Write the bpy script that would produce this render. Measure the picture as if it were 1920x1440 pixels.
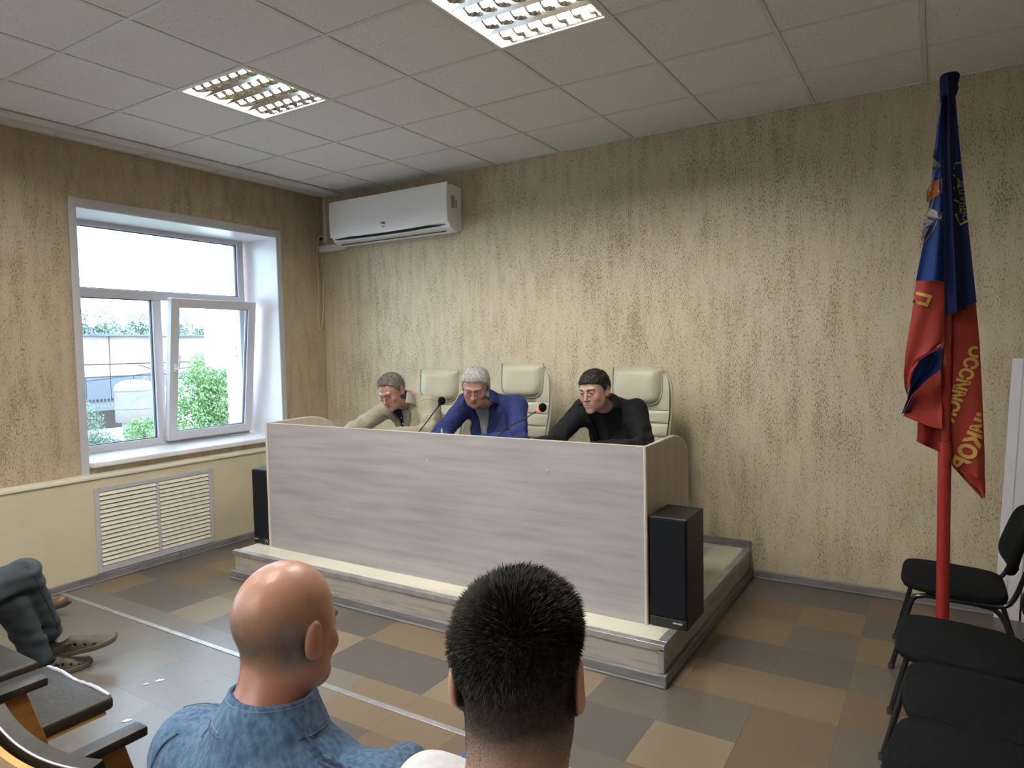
import bpy, bmesh, math, random
import numpy as np
from mathutils import Vector, Matrix
from mathutils.bvhtree import BVHTree
for o in list(bpy.data.objects): bpy.data.objects.remove(o)
SC = bpy.context.scene
COL = SC.collection
PI = math.pi
# ------------------------------------------------------------------ camera
CP = (5.08458, -4.71649, 1.58461)
YAW, PITCH, ROLL, FPX = 0.55806, -0.05264, -0.0199, 1277.66
def _basis():
    cy, sy, cp, sp = math.cos(YAW), math.sin(YAW), math.cos(PITCH), math.sin(PITCH)
    f = Vector((-sy*cp, cy*cp, sp)); r = Vector((cy, sy, 0)); u = r.cross(f)
    cr, sr = math.cos(ROLL), math.sin(ROLL)
    return cr*r + sr*u, -sr*r + cr*u, f
CR, CU, CF = _basis()
cam_d = bpy.data.cameras.new('camera'); cam = bpy.data.objects.new('camera', cam_d); COL.objects.link(cam)
cam_d.sensor_width = 36; cam_d.lens = FPX/1920*36; cam_d.clip_start = .05; cam_d.clip_end = 300
cam.matrix_world = Matrix(((CR.x, CU.x, -CF.x, CP[0]), (CR.y, CU.y, -CF.y, CP[1]), (CR.z, CU.z, -CF.z, CP[2]), (0, 0, 0, 1)))
SC.camera = cam
def at(px, py, ax, v):                      # measured photo point -> world point on the plane axis=v
    d = CR*((px-960)/FPX) - CU*((py-720)/FPX) + CF
    t = (v-CP[ax])/d[ax]
    return Vector(CP) + d*t
# ------------------------------------------------------------------ world, exposure
W = bpy.data.worlds.new('sky'); SC.world = W; W.use_nodes = True
nt = W.node_tree; nt.nodes.clear()
wo = nt.nodes.new('ShaderNodeOutputWorld'); bg = nt.nodes.new('ShaderNodeBackground')
tc = nt.nodes.new('ShaderNodeTexCoord'); sx = nt.nodes.new('ShaderNodeSeparateXYZ'); rp = nt.nodes.new('ShaderNodeValToRGB')
nt.links.new(tc.outputs['Generated'], sx.inputs[0]); nt.links.new(sx.outputs['Z'], rp.inputs[0])
rp.color_ramp.elements[0].position = 0.0; rp.color_ramp.elements[0].color = (.74, .83, .98, 1)
rp.color_ramp.elements[1].position = 0.6; rp.color_ramp.elements[1].color = (.66, .78, 1, 1)
nt.links.new(rp.outputs[0], bg.inputs['Color']); bg.inputs['Strength'].default_value = 4.2
nt.links.new(bg.outputs[0], wo.inputs[0])
SC.view_settings.view_transform = 'Standard'; SC.view_settings.look = 'None'
SC.view_settings.gamma = 1; SC.view_settings.exposure = 1.15; SC.view_settings.use_curve_mapping = False
SC.cycles.use_denoising = True
SC.cycles.max_bounces = 8; SC.cycles.diffuse_bounces = 5; SC.cycles.transparent_max_bounces = 12
SC.cycles.caustics_reflective = False; SC.cycles.caustics_refractive = False
SC.cycles.sample_clamp_indirect = 4
sun_d = bpy.data.lights.new('sun', 'SUN'); sun_d.energy = 3.0; sun_d.angle = .05; sun_d.color = (1, .96, .9)
sun = bpy.data.objects.new('sun', sun_d); COL.objects.link(sun)
sun.rotation_euler = (math.radians(38), 0, math.radians(58))      # shines from behind our building towards the yard
TUBE = 105.0            # emission of the ceiling tubes
# ------------------------------------------------------------------ tagging
def tag(o, label=None, cat=None, group=None, kind=None):
    if label: o['label'] = label
    if cat: o['category'] = cat
    if group: o['group'] = group
    if kind: o['kind'] = kind
    return o
def empty(name, loc=(0, 0, 0), rz=0, label=None, cat=None, group=None, kind=None):
    o = bpy.data.objects.new(name, None); COL.objects.link(o); o.location = loc; o.rotation_euler = (0, 0, rz)
    o.empty_display_size = .1
    return tag(o, label, cat, group, kind)
def link(name, me, m=None, parent=None, smooth=False, loc=None, kind=None):
    o = bpy.data.objects.new(name, me); COL.objects.link(o)
    if m is not None and not me.materials: me.materials.append(m)
    if parent is not None: o.parent = parent
    if loc is not None: o.location = loc
    if smooth:
        me.polygons.foreach_set('use_smooth', [True]*len(me.polygons))
    if kind: o['kind'] = kind
    return o
def dup_tree(o, parent=None):
    c = o.copy(); COL.objects.link(c)
    if parent is not None: c.parent = parent
    for ch in [x for x in o.children]: dup_tree(ch, c)
    return c
# ------------------------------------------------------------------ mesh builder
class B:
    def __init__(s): s.bm = bmesh.new()
    def box(s, lo, hi, bev=0, seg=1, rot=None, piv=None):
        lo = Vector(lo); hi = Vector(hi)
        r = bmesh.ops.create_cube(s.bm, size=1)
        vs = r['verts']; c = (lo+hi)/2; d = hi-lo
        for v in vs: v.co = Vector((v.co.x*d.x, v.co.y*d.y, v.co.z*d.z)) + c
        if bev > 0:
            es = list({e for v in vs for e in v.link_edges})
            rb = bmesh.ops.bevel(s.bm, geom=es, offset=min(bev, min(d)*.49), segments=seg, affect='EDGES', profile=.5)
            vs = list({v for f in rb['faces'] for v in f.verts} | {v for v in vs if v.is_valid})
        if rot is not None:
            p = Vector(piv) if piv is not None else c
            for v in vs: v.co = rot @ (v.co-p) + p
        return vs
    def tube(s, pts, r, n=10, cap=True, closed=False):
        pts = [Vector(p) for p in pts]; rs = r if isinstance(r, (list, tuple)) else [r]*len(pts)
        rings = []; up = None; N = len(pts)
        for i, p in enumerate(pts):
            a = pts[(i-1) % N] if (closed or i > 0) else p
            b = pts[(i+1) % N] if (closed or i < N-1) else p
            t = (b-a); t = t.normalized() if t.length > 1e-9 else Vector((0, 0, 1))
            if up is None:
                up = Vector((0, 0, 1)) if abs(t.z) < .9 else Vector((1, 0, 0))
            up = (up - t*up.dot(t)); up = up.normalized() if up.length > 1e-6 else t.orthogonal().normalized()
            q = t.cross(up)
            rings.append([s.bm.verts.new(p + (up*math.cos(2*PI*k/n) + q*math.sin(2*PI*k/n))*rs[i]) for k in range(n)])
        for i in range(N if closed else N-1):
            A = rings[i]; C = rings[(i+1) % N]
            for k in range(n): s.bm.faces.new((A[k], A[(k+1) % n], C[(k+1) % n], C[k]))
        if cap and not closed:
            s.bm.faces.new(rings[0][::-1]); s.bm.faces.new(rings[-1])
        return s
    def lathe(s, prof, n=24, loc=(0, 0, 0), ax=2):
        rings = []
        for r, z in prof:
            ring = []
            for k in range(n):
                a = 2*PI*k/n; v = [r*math.cos(a), r*math.sin(a), z]
                if ax == 0: v = [v[2], v[0], v[1]]
                if ax == 1: v = [v[0], v[2], v[1]]
                ring.append(s.bm.verts.new(Vector(v)+Vector(loc)))
            rings.append(ring)
        for i in range(len(rings)-1):
            for k in range(n): s.bm.faces.new((rings[i][k], rings[i][(k+1) % n], rings[i+1][(k+1) % n], rings[i+1][k]))
        s.bm.faces.new(rings[0][::-1]); s.bm.faces.new(rings[-1])
        return s
    def prism(s, poly, a, b, ax=1, bev=0):          # polygon in the other two axes, extruded from a to b along ax
        def mk(u, v, w):
            if ax == 0: return Vector((w, u, v))
            if ax == 1: return Vector((u, w, v))
            return Vector((u, v, w))
        A = [s.bm.verts.new(mk(u, v, a)) for u, v in poly]; C = [s.bm.verts.new(mk(u, v, b)) for u, v in poly]
        n = len(poly); fs = [s.bm.faces.new(A), s.bm.faces.new(C[::-1])]
        for i in range(n): fs.append(s.bm.faces.new((A[i], C[i], C[(i+1) % n], A[(i+1) % n])))
        if bev > 0:
            es = list({e for f in fs[:2] for e in f.edges})
            bmesh.ops.bevel(s.bm, geom=es, offset=bev, segments=2, affect='EDGES', profile=.5)
        return s
    def grid(s, fn, nu, nv, thick=0):
        V = [[s.bm.verts.new(Vector(fn(i/nu, j/nv))) for j in range(nv+1)] for i in range(nu+1)]
        F = []
        for i in range(nu):
            for j in range(nv): F.append(s.bm.faces.new((V[i][j], V[i+1][j], V[i+1][j+1], V[i][j+1])))
        if thick:
            bmesh.ops.recalc_face_normals(s.bm, faces=F)
            bmesh.ops.solidify(s.bm, geom=F, thickness=thick)
        return s
    def ico(s, c, r, sub=1, sc=(1, 1, 1)):
        rr = bmesh.ops.create_icosphere(s.bm, subdivisions=sub, radius=r)
        for v in rr['verts']: v.co = Vector((v.co.x*sc[0], v.co.y*sc[1], v.co.z*sc[2])) + Vector(c)
        return s
    def mesh(s, name='m'):
        bmesh.ops.recalc_face_normals(s.bm, faces=s.bm.faces[:])
        me = bpy.data.meshes.new(name); s.bm.to_mesh(me); s.bm.free(); return me
    def obj(s, name, m, parent=None, smooth=False, kind=None, loc=None):
        me = s.mesh(name); o = link(name, me, m, parent, kind=kind, loc=loc)
        if smooth: autosmooth(me)
        return o
def autosmooth(me, ang=40):
    me.polygons.foreach_set('use_smooth', [True]*len(me.polygons))
    me.set_sharp_from_angle(angle=math.radians(ang))
def bez(pts, n=8):                           # Catmull-Rom through pts
    P = [Vector(p) for p in pts]; out = []
    for i in range(len(P)-1):
        p0 = P[max(i-1, 0)]; p1 = P[i]; p2 = P[i+1]; p3 = P[min(i+2, len(P)-1)]
        for k in range(n):
            t = k/n
            out.append(.5*((2*p1)+(-p0+p2)*t+(2*p0-5*p1+4*p2-p3)*t*t+(-p0+3*p1-3*p2+p3)*t**3))
    out.append(P[-1]); return out
# ------------------------------------------------------------------ materials
def mat(name, col, rough=.5, metal=0, spec=.5, var=None, vs=8, stretch=(1, 1, 1), vlo=.4, vhi=.6, detail=4,
        bump=0, bs=60, bstretch=None, attr=False, emit=None, es=0, sheen=0, coat=0, sss=0):
    m = bpy.data.materials.new(name); m.use_nodes = True; t = m.node_tree; N = t.nodes; L = t.links
    p = N['Principled BSDF']; p.inputs['Base Color'].default_value = (*col, 1)
    p.inputs['Roughness'].default_value = rough; p.inputs['Metallic'].default_value = metal
    p.inputs['Specular IOR Level'].default_value = spec
    if sheen: p.inputs['Sheen Weight'].default_value = sheen
    if coat: p.inputs['Coat Weight'].default_value = coat
    if sss:
        p.inputs['Subsurface Weight'].default_value = sss; p.inputs['Subsurface Radius'].default_value = (.012, .005, .003)
    if emit: p.inputs['Emission Color'].default_value = (*emit, 1); p.inputs['Emission Strength'].default_value = es
    tc = N.new('ShaderNodeTexCoord')
    src = None
    if attr:
        a = N.new('ShaderNodeAttribute'); a.attribute_name = 'Col'; src = a.outputs['Color']; L.new(src, p.inputs['Base Color'])
    if var is not None:
        mp = N.new('ShaderNodeMapping'); mp.inputs['Scale'].default_value = stretch; L.new(tc.outputs['Object'], mp.inputs[0])
        nz = N.new('ShaderNodeTexNoise'); nz.inputs['Scale'].default_value = vs; nz.inputs['Detail'].default_value = detail
        L.new(mp.outputs[0], nz.inputs['Vector'])
        rp = N.new('ShaderNodeMapRange'); rp.inputs[1].default_value = vlo; rp.inputs[2].default_value = vhi
        L.new(nz.outputs['Fac'], rp.inputs[0])
        mx = N.new('ShaderNodeMix'); mx.data_type = 'RGBA'; mx.inputs[6].default_value = (*col, 1); mx.inputs[7].default_value = (*var, 1)
        if attr:
            mx.blend_type = 'MULTIPLY'; L.new(src, mx.inputs[6])
        L.new(rp.outputs[0], mx.inputs[0]); L.new(mx.outputs[2], p.inputs['Base Color'])
    if bump:
        mp2 = N.new('ShaderNodeMapping'); mp2.inputs['Scale'].default_value = bstretch or stretch; L.new(tc.outputs['Object'], mp2.inputs[0])
        n2 = N.new('ShaderNodeTexNoise'); n2.inputs['Scale'].default_value = bs; n2.inputs['Detail'].default_value = 3
        L.new(mp2.outputs[0], n2.inputs['Vector'])
        b = N.new('ShaderNodeBump'); b.inputs['Strength'].default_value = bump; b.inputs['Distance'].default_value = .01
        L.new(n2.outputs['Fac'], b.inputs['Height']); L.new(b.outputs[0], p.inputs['Normal'])
    return m
def wallpaper(name, base, alt, dark, sgn):
    m = bpy.data.materials.new(name); m.use_nodes = True; t = m.node_tree; N = t.nodes; L = t.links; p = N['Principled BSDF']
    p.inputs['Roughness'].default_value = .42; p.inputs['Specular IOR Level'].default_value = .45
    tc = N.new('ShaderNodeTexCoord')
    def noise(sc, st, det=3, rough=.5):
        mp = N.new('ShaderNodeMapping'); mp.inputs['Scale'].default_value = st; L.new(tc.outputs['Object'], mp.inputs[0])
        n = N.new('ShaderNodeTexNoise'); n.inputs['Scale'].default_value = sc; n.inputs['Detail'].default_value = det
        n.inputs['Roughness'].default_value = rough; L.new(mp.outputs[0], n.inputs['Vector']); return n.outputs['Fac']
    def mr(i, a, b, c=0, d=1):
        r = N.new('ShaderNodeMapRange'); r.inputs[1].default_value = a; r.inputs[2].default_value = b
        r.inputs[3].default_value = c; r.inputs[4].default_value = d; L.new(i, r.inputs[0]); return r.outputs[0]
    def mth(op, a, b):
        r = N.new('ShaderNodeMath'); r.operation = op
        for k, v in enumerate((a, b)):
            if isinstance(v, (int, float)): r.inputs[k].default_value = v
            else: L.new(v, r.inputs[k])
        return r.outputs[0]
    pits = noise(130, (1.3, 1.3, .42), 4, .62)
    clus = noise(8, (1.5, 1.5, .33), 5, .65)
    big = noise(1.1, (1, 1, .7), 2)
    den = mth('ADD', mth('MULTIPLY', clus, .37), mth('MULTIPLY', big, .16))
    thr = mth('SUBTRACT', .843, den)                      # pits appear where clusters are dense
    d = mth('SUBTRACT', pits, thr)
    mask = mr(d, .0, .05)
    mx = N.new('ShaderNodeMix'); mx.data_type = 'RGBA'; mx.inputs[6].default_value = (*base, 1); mx.inputs[7].default_value = (*alt, 1)
    L.new(mr(clus, .42, .62), mx.inputs[0])
    m2 = N.new('ShaderNodeMix'); m2.data_type = 'RGBA'; m2.inputs[7].default_value = (*dark, 1)
    L.new(mx.outputs[2], m2.inputs[6]); L.new(mth('MULTIPLY', mask, .8), m2.inputs[0]); L.new(m2.outputs[2], p.inputs['Base Color'])
    L.new(mr(mask, 0, 1, .40, .7), p.inputs['Roughness'])
    fine = noise(140, (1, 1, .5), 2)
    h = mth('SUBTRACT', mth('ADD', mth('MULTIPLY', fine, .25), mth('MULTIPLY', pits, .5)), mask)
    b = N.new('ShaderNodeBump'); b.inputs['Strength'].default_value = .8; b.inputs['Distance'].default_value = .005
    L.new(h, b.inputs['Height']); L.new(b.outputs[0], p.inputs['Normal'])
    return m
M = {}
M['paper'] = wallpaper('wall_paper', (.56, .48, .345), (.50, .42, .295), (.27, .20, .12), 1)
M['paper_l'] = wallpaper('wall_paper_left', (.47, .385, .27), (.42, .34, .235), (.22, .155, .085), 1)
M['plaster'] = mat('painted_plaster', (.60, .53, .37), .55, var=(.57, .50, .35), vs=3, bump=.05, bs=40)
M['ledge'] = mat('ledge_paint', (.72, .68, .56), .35)
M['white'] = mat('white_plastic', (.86, .86, .89), .3)
M['whitepvc'] = mat('white_pvc', (.76, .76, .80), .28, var=(.72, .72, .76), vs=4)
M['frame'] = mat('window_frame_white', (.56, .545, .57), .3)
M['casing'] = mat('casing_white', (.47, .47, .49), .35)
M['gasket'] = mat('black_gasket', (.02, .03, .05), .5)
M['steel'] = mat('brushed_steel', (.62, .60, .60), .35, .9, var=(.5, .5, .5), vs=30, stretch=(1, 20, 1))
M['alu'] = mat('aluminium_trim', (.55, .54, .54), .38, .75, var=(.45, .44, .44), vs=12)
M['chrome'] = mat('chrome', (.8, .8, .8), .12, 1)
M['black'] = mat('black_vinyl_box', (.004, .0035, .003), .5, bump=.1, bs=300)
M['blackcloth'] = mat('black_speaker_cloth', (.008, .009, .012), .95, spec=.15)
M['blackfab'] = mat('black_seat_fabric', (.0075, .008, .009), .95, spec=.08, var=(.011, .012, .013), vs=120, bump=.2, bs=400)
M['tubeblk'] = mat('black_gloss_tube', (.01, .01, .012), .18)
M['foam'] = mat('microphone_foam', (.006, .006, .007), .98, spec=.1, bump=.8, bs=400)
M['rubber'] = mat('dark_rubber', (.015, .015, .015), .7)
M['lam'] = mat('laminate_front', (.40, .375, .375), .40, var=(.31, .285, .285), vs=3.2, stretch=(.55, 1, 6.5), vlo=.36, vhi=.7, detail=6)
M['lam_side'] = mat('laminate_side', (.56, .47, .39), .38, var=(.46, .38, .31), vs=3.2, stretch=(1, 3, .4), vlo=.36, vhi=.7, detail=6)
M['edge'] = mat('laminate_edging', (.55, .50, .44), .4)
M['plat_top'] = mat('platform_top_lino', (.66, .62, .51), .3, var=(.58, .54, .43), vs=3, stretch=(.6, 4, 1), detail=5)
M['plat_wood'] = mat('platform_grey_wood', (.42, .38, .33), .5, var=(.24, .21, .18), vs=5, stretch=(.5, 1, 7), vlo=.5, vhi=.72, detail=7)
M['skirt'] = mat('grey_skirting', (.21, .20, .21), .42, var=(.15, .145, .15), vs=4, stretch=(1, 1, 12), detail=5)
M['cream'] = mat('cream_leather', (.42, .395, .295), .40, var=(.385, .36, .265), vs=6, bump=.12, bs=160)
M['cream_dk'] = mat('leather_seam', (.22, .19, .12), .6)
M['tilec'] = mat('ceiling_tile_white', (.74, .73, .72), .9, spec=.2)
M['grid'] = mat('ceiling_grid_white', (.64, .63, .62), .5)
def dots(m, sc, thr, col):
    t = m.node_tree; N = t.nodes; L = t.links; p = N['Principled BSDF']
    tc = N.new('ShaderNodeTexCoord'); n = N.new('ShaderNodeTexNoise'); n.inputs['Scale'].default_value = sc; n.inputs['Detail'].default_value = 2
    L.new(tc.outputs['Object'], n.inputs['Vector'])
    r = N.new('ShaderNodeMapRange'); r.inputs[1].default_value = thr; r.inputs[2].default_value = thr+.03; L.new(n.outputs['Fac'], r.inputs[0])
    mx = N.new('ShaderNodeMix'); mx.data_type = 'RGBA'; c = p.inputs['Base Color'].default_value
    mx.inputs[6].default_value = c[:]; mx.inputs[7].default_value = (*col, 1)
    L.new(r.outputs[0], mx.inputs[0]); L.new(mx.outputs[2], p.inputs['Base Color'])
    b = N.new('ShaderNodeBump'); b.invert = True; b.inputs['Distance'].default_value = .003; L.new(r.outputs[0], b.inputs['Height']); L.new(b.outputs[0], p.inputs['Normal'])
dots(M['tilec'], 105, .70, (.22, .20, .17))
def floormat(name, a, b, rough=.30):
    m = mat(name, a, rough, var=b, vs=260, detail=2, vlo=.42, vhi=.6)
    t = m.node_tree; N = t.nodes; L = t.links; p = N['Principled BSDF']
    tc = N.new('ShaderNodeTexCoord'); n = N.new('ShaderNodeTexNoise'); n.inputs['Scale'].default_value = 4; n.inputs['Detail'].default_value = 6
    L.new(tc.outputs['Object'], n.inputs['Vector'])
    r = N.new('ShaderNodeMapRange'); r.inputs[1].default_value = .3; r.inputs[2].default_value = .7; r.inputs[3].default_value = rough-.02; r.inputs[4].default_value = rough+.04
    L.new(n.outputs['Fac'], r.inputs[0]); L.new(r.outputs[0], p.inputs['Roughness'])
    return m
FL = [floormat('floor_vinyl_tan', (.20, .145, .09), (.15, .108, .068)),
      floormat('floor_vinyl_grey', (.115, .10, .085), (.085, .074, .062)),
      floormat('floor_vinyl_brown', (.165, .115, .075), (.12, .082, .055)),
      floormat('floor_vinyl_sand', (.245, .19, .125), (.185, .14, .092)),
      floormat('floor_vinyl_taupe', (.14, .117, .092), (.105, .088, .07)),
      floormat('floor_vinyl_worn', (.165, .148, .132), (.13, .117, .103)),
      floormat('floor_vinyl_worn_warm', (.185, .156, .127), (.147, .123, .10))]
M['wood'] = mat('orange_veneer', (.36, .165, .035), .3, var=(.25, .10, .02), vs=4, stretch=(1, 1, 6), detail=5, coat=.3)
M['woodlt'] = mat('light_veneer', (.62, .40, .13), .3, var=(.52, .30, .08), vs=4, stretch=(1, 1, 5), coat=.3)
M['armrest'] = mat('worn_dark_armrest', (.014, .011, .009), .45, spec=.3, var=(.06, .05, .04), vs=14, vlo=.55, vhi=.75)
M['dkseat'] = mat('dark_leatherette', (.020, .017, .011), .5, spec=.25, var=(.03, .025, .017), vs=12, bump=.15, bs=60)
M['piping'] = mat('worn_piping_and_highlight', (.55, .56, .66), .35)  # pale tone for torn seat piping and painted highlights on cushion edges
M['cord'] = mat('cream_cord', (.62, .55, .42), .45)
M['red'] = mat('red_painted_pole', (.30, .022, .02), .35)
M['fl_blue'] = mat('flag_blue', (.012, .032, .15), .7, spec=.2)
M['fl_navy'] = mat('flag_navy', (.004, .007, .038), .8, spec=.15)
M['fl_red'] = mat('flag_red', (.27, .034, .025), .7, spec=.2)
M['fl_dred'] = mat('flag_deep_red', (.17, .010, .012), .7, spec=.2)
M['fl_yel'] = mat('flag_yellow', (.50, .29, .06), .6)
M['fl_ygr'] = mat('flag_yellow_green', (.26, .26, .035), .6)
M['fl_orange'] = mat('flag_orange', (.50, .16, .03), .6)
M['fl_white'] = mat('flag_white', (.42, .42, .50), .6)
M['dark'] = mat('dark_void', (.012, .012, .013), .8)
M['logo'] = mat('logo_grey', (.10, .10, .13), .5)
M['silver'] = mat('logo_silver', (.7, .7, .7), .3)
M['scrap'] = mat('paper_scrap', (.85, .85, .9), .6)
def glassmat(name, tint=(.86, .94, .94), fac=.06):
    m = bpy.data.materials.new(name); m.use_nodes = True; t = m.node_tree; N = t.nodes; L = t.links; N.clear()
    o = N.new('ShaderNodeOutputMaterial'); tr = N.new('ShaderNodeBsdfTransparent'); g = N.new('ShaderNodeBsdfGlossy'); mx = N.new('ShaderNodeMixShader')
    tr.inputs[0].default_value = (*tint, 1); g.inputs['Roughness'].default_value = .02
    lw = N.new('ShaderNodeLayerWeight'); lw.inputs[0].default_value = .25
    r = N.new('ShaderNodeMapRange'); r.inputs[3].default_value = fac*.5; r.inputs[4].default_value = .6
    L.new(lw.outputs['Fresnel'], r.inputs[0]); L.new(r.outputs[0], mx.inputs[0]); L.new(tr.outputs[0], mx.inputs[1]); L.new(g.outputs[0], mx.inputs[2]); L.new(mx.outputs[0], o.inputs[0])
    return m
M['glass'] = glassmat('window_glass')
M['tube'] = mat('fluorescent_tube', (.9, .9, .85), .4, emit=(1.0, .97, .93), es=TUBE)
M['louvre'] = mat('louvre_mirror', (.78, .78, .74), .10, 1.0)
M['tray'] = mat('luminaire_white', (.85, .84, .76), .4)
# ================================================================== ROOM SHELL
H = 3.079; XR = 6.3; YB = -9.0
def struct(name, b, m, **k): return b.obj(name, m, kind='structure', **k)
# window opening (clear): y -2.25..-.555, z .80..2.63
def wall_left():
    b = B(); ys = [(0.0, -.555), (-2.25, -3.75), (-5.45, -6.75), (-8.45, YB)]
    for y1, y0 in ys: b.box((-.62, y0, -.1), (0, y1, H+.25))
    for y1, y0 in ((-.555, -2.25), (-3.75, -5.45), (-6.75, -8.45)):
        b.box((-.62, y0, -.1), (0, y1, .80)); b.box((-.62, y0, 2.63), (0, y1, H+.25))
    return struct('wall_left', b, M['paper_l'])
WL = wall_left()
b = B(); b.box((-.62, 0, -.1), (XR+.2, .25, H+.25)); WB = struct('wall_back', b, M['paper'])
b = B(); b.box((XR, YB, -.1), (XR+.2, 0, H+.25)); struct('wall_right', b, M['paper'])
b = B(); b.box((-.62, YB-.2, -.1), (XR+.2, YB, H+.25)); struct('wall_rear', b, M['paper'])
# parapet (radiator casing) below the window with its ledge
b = B(); b.box((0, YB, 0), (.10, 0, .725)); PW = struct('wall_left_lower', b, M['plaster'])
b = B(); b.box((0, YB, .725), (.112, 0, .752), .006, 2); o = b.obj('ledge', M['ledge'], PW)
# exterior brick reveal
brick_mat = mat('pale_brick', (.74, .71, .70), .85, var=(.60, .57, .56), vs=20, bump=.3, bs=60)
b = B(); b.box((-.06, -.13, -.032), (.06, .13, .032), .004); bme = b.mesh('brick'); bme.materials.append(brick_mat)
for k in range(25):
    z = .86+k*.074
    o = link('brick', bme, None, WL, loc=(-.60, -.415 - (.02 if k % 2 else 0), z))
# ceiling
CE = struct('ceiling', (lambda b: (b.box((-.62, YB, H+.075), (XR, 0, H+.25)), b)[1])(B()), M['tilec'])
GX = [.21+.6*i for i in range(11)]
GY = [-.561-.6*j for j in range(9)]
b = B(); b.box((-.288, -.288, -.004), (.288, .288, .016), .002); tme = b.mesh('ceiling_tile'); tme.materials.append(M['tilec'])
LIGHTS = {(1, 3), (4, 3), (7, 3), (1, 7), (4, 7), (7, 7)}       # column, row (row r spans GY[r-1]..GY[r] counted below)
def rowspan(r):                              # r=0 wall strip, r>=1 full rows
    return (0, GY[0]) if r == 0 else (GY[r-1], GY[r])
def colspan(c):
    if c == -1: return (0, GX[0])
    return (GX[c], min(GX[c]+.6, XR))
lit = []
for r in range(0, 9):
    y1, y0 = rowspan(r)
    for c in range(-1, 11):
        x0, x1 = colspan(c)
        if x1-x0 < .03: continue
        # luminaires: photo grid column 1..2 is GX index 2 ; row j3..j4 is rowspan(3)
        if c in (2, 5) and r in (3, 6):
            lit.append(((x0+x1)/2, (y0+y1)/2)); continue
        o = link('ceiling_tile', tme, None, CE, loc=((x0+x1)/2, (y0+y1)/2, H+.004))
        o.scale = ((x1-x0-.024)/.576, (y1-y0-.024)/.576, 1)
def tbar(lo, hi):
    b = B(); b.box(lo, hi, .001); b.obj('ceiling_grid_bar', M['grid'], CE)
for x in GX: tbar((x-.012, GY[8], H-.004), (x+.012, 0, H+.018))
for y in GY: tbar((0, y-.012, H-.0035), (XR, y+.012, H+.018))
tbar((0, -.014, H-.005), (XR, 0, H+.018)); tbar((0, GY[8], H-.005), (.014, 0, H+.018))
# flat ceiling behind the camera
for xa, xb in ((0, 1.42), (2.0, 3.22), (3.80, XR)):
    b = B(); b.box((xa, YB, H-.002), (xb, GY[8]-.012, H+.019)); b.obj('ceiling_panel', M['tilec'], CE)
for xa in (1.42, 3.22):
    for ya, yb_ in ((YB, -8.39), (-7.81, -6.59), (-6.01, GY[8]-.012)):
        b = B(); b.box((xa, ya, H-.002), (xa+.58, yb_, H+.019)); b.obj('ceiling_panel', M['tilec'], CE)
# floor
F = struct('floor', (lambda b: (b.box((-.62, YB, -.2), (XR, 0, -.004)), b)[1])(B()), FL[4])
KN = {(12, 6): 3, (11, 6): 1, (13, 6): 2, (14, 6): 1, (12, 5): 4, (11, 5): 4, (13, 5): 2, (14, 5): 4, (12, 4): 0, (13, 4): 0, (14, 4): 2,
      (12, 3): 1, (13, 3): 1, (14, 3): 4, (12, 2): 0, (13, 2): 4, (14, 2): 0, (12, 1): 2, (13, 1): 0, (12, 0): 1, (13, 0): 1, (14, 0): 2,
      (1, 6): 1, (2, 6): 1, (3, 6): 3, (0, 6): 0, (3, 5): 0, (2, 5): 4, (4, 6): 4, (4, 5): 3, (5, 6): 3, (5, 5): 4, (6, 6): 3, (7, 6): 1, (8, 6): 1, (7, 5): 0,
      (8, 5): 0, (9, 5): 4, (6, 5): 1, (9, 6): 3, (9, 7): 0, (8, 7): 0, (10, 6): 3, (10, 5): 3, (10, 7): 2, (11, 7): 4, (12, 7): 2, (13, 7): 4, (14, 7): 1}
random.seed(5)
P3 = 1/3
fms = []
for k in range(7):
    b = B(); b.box((-P3/2+.0002, -P3/2+.0002, -.004), (P3/2-.0002, P3/2-.0002, 0), .00015); me = b.mesh('floor_tile'); me.materials.append(FL[k]); fms.append(me)
for i in range(-1, 19):
    for j in range(-1, 12):
        x = .089+P3*(i+.5); y = -.03-P3*(j+.5)
        if .9 < x-.17 and x+.17 < 4.0 and y > -1.6: continue
        if x < 0 or x-.17 > XR: continue
        k = KN.get((i, j), random.choice((0, 1, 2, 3, 4, 4, 1)))
        if j >= 7 and x < 2.7: k = 5 if (i*7+j*5) % 4 else 6
        o = link('floor_tile', fms[k], None, F, loc=(x, y, 0))
        x0 = max(x-P3/2, .1); x1 = min(x+P3/2, XR-.001); y1 = min(y+P3/2, -.001)
        if x0 > x-P3/2+.001 or x1 < x+P3/2-.001 or y1 < y+P3/2-.001:
            o.location = ((x0+x1)/2, (y-P3/2+y1)/2, 0); o.scale = ((x1-x0)/P3, (y1-y+P3/2)/P3, 1)
b = B(); b.box((0, YB, -.004), (XR, -.03-P3*12, 0)); b.obj('vinyl_sheet', FL[4], F)
# joint strip
b = B(); b.box((.12, -2.535, 0), (XR, -2.505, .004), .0015); st = b.obj('floor_joint_strip', M['alu'])
tag(st, 'long thin metal strip screwed across the floor in front of the platform', 'strip')
for k in range(26):
    b = B(); b.lathe([(.0035, 0), (.0035, .0012), (.001, .0016)], 8, (.3+k*.22, -2.52, .004)); b.obj('screw', M['steel'], st)
# baseboards
b = B(); b.box((4.06, -.018, 0), (XR, 0, .056), .006, 2); b.box((4.06, -.024, 0), (XR, -.018, .012), .003); struct('baseboard_back', b, M['skirt'])
b = B()
for y0, y1 in ((-.03, -1.66), (-1.664, -3.2), (-3.204, YB)): b.box((.10, y1, 0), (.118, y0, .056), .006, 2); b.box((.118, y1, 0), (.124, y0, .012), .003)
struct('baseboard_left', b, M['skirt'])
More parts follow.
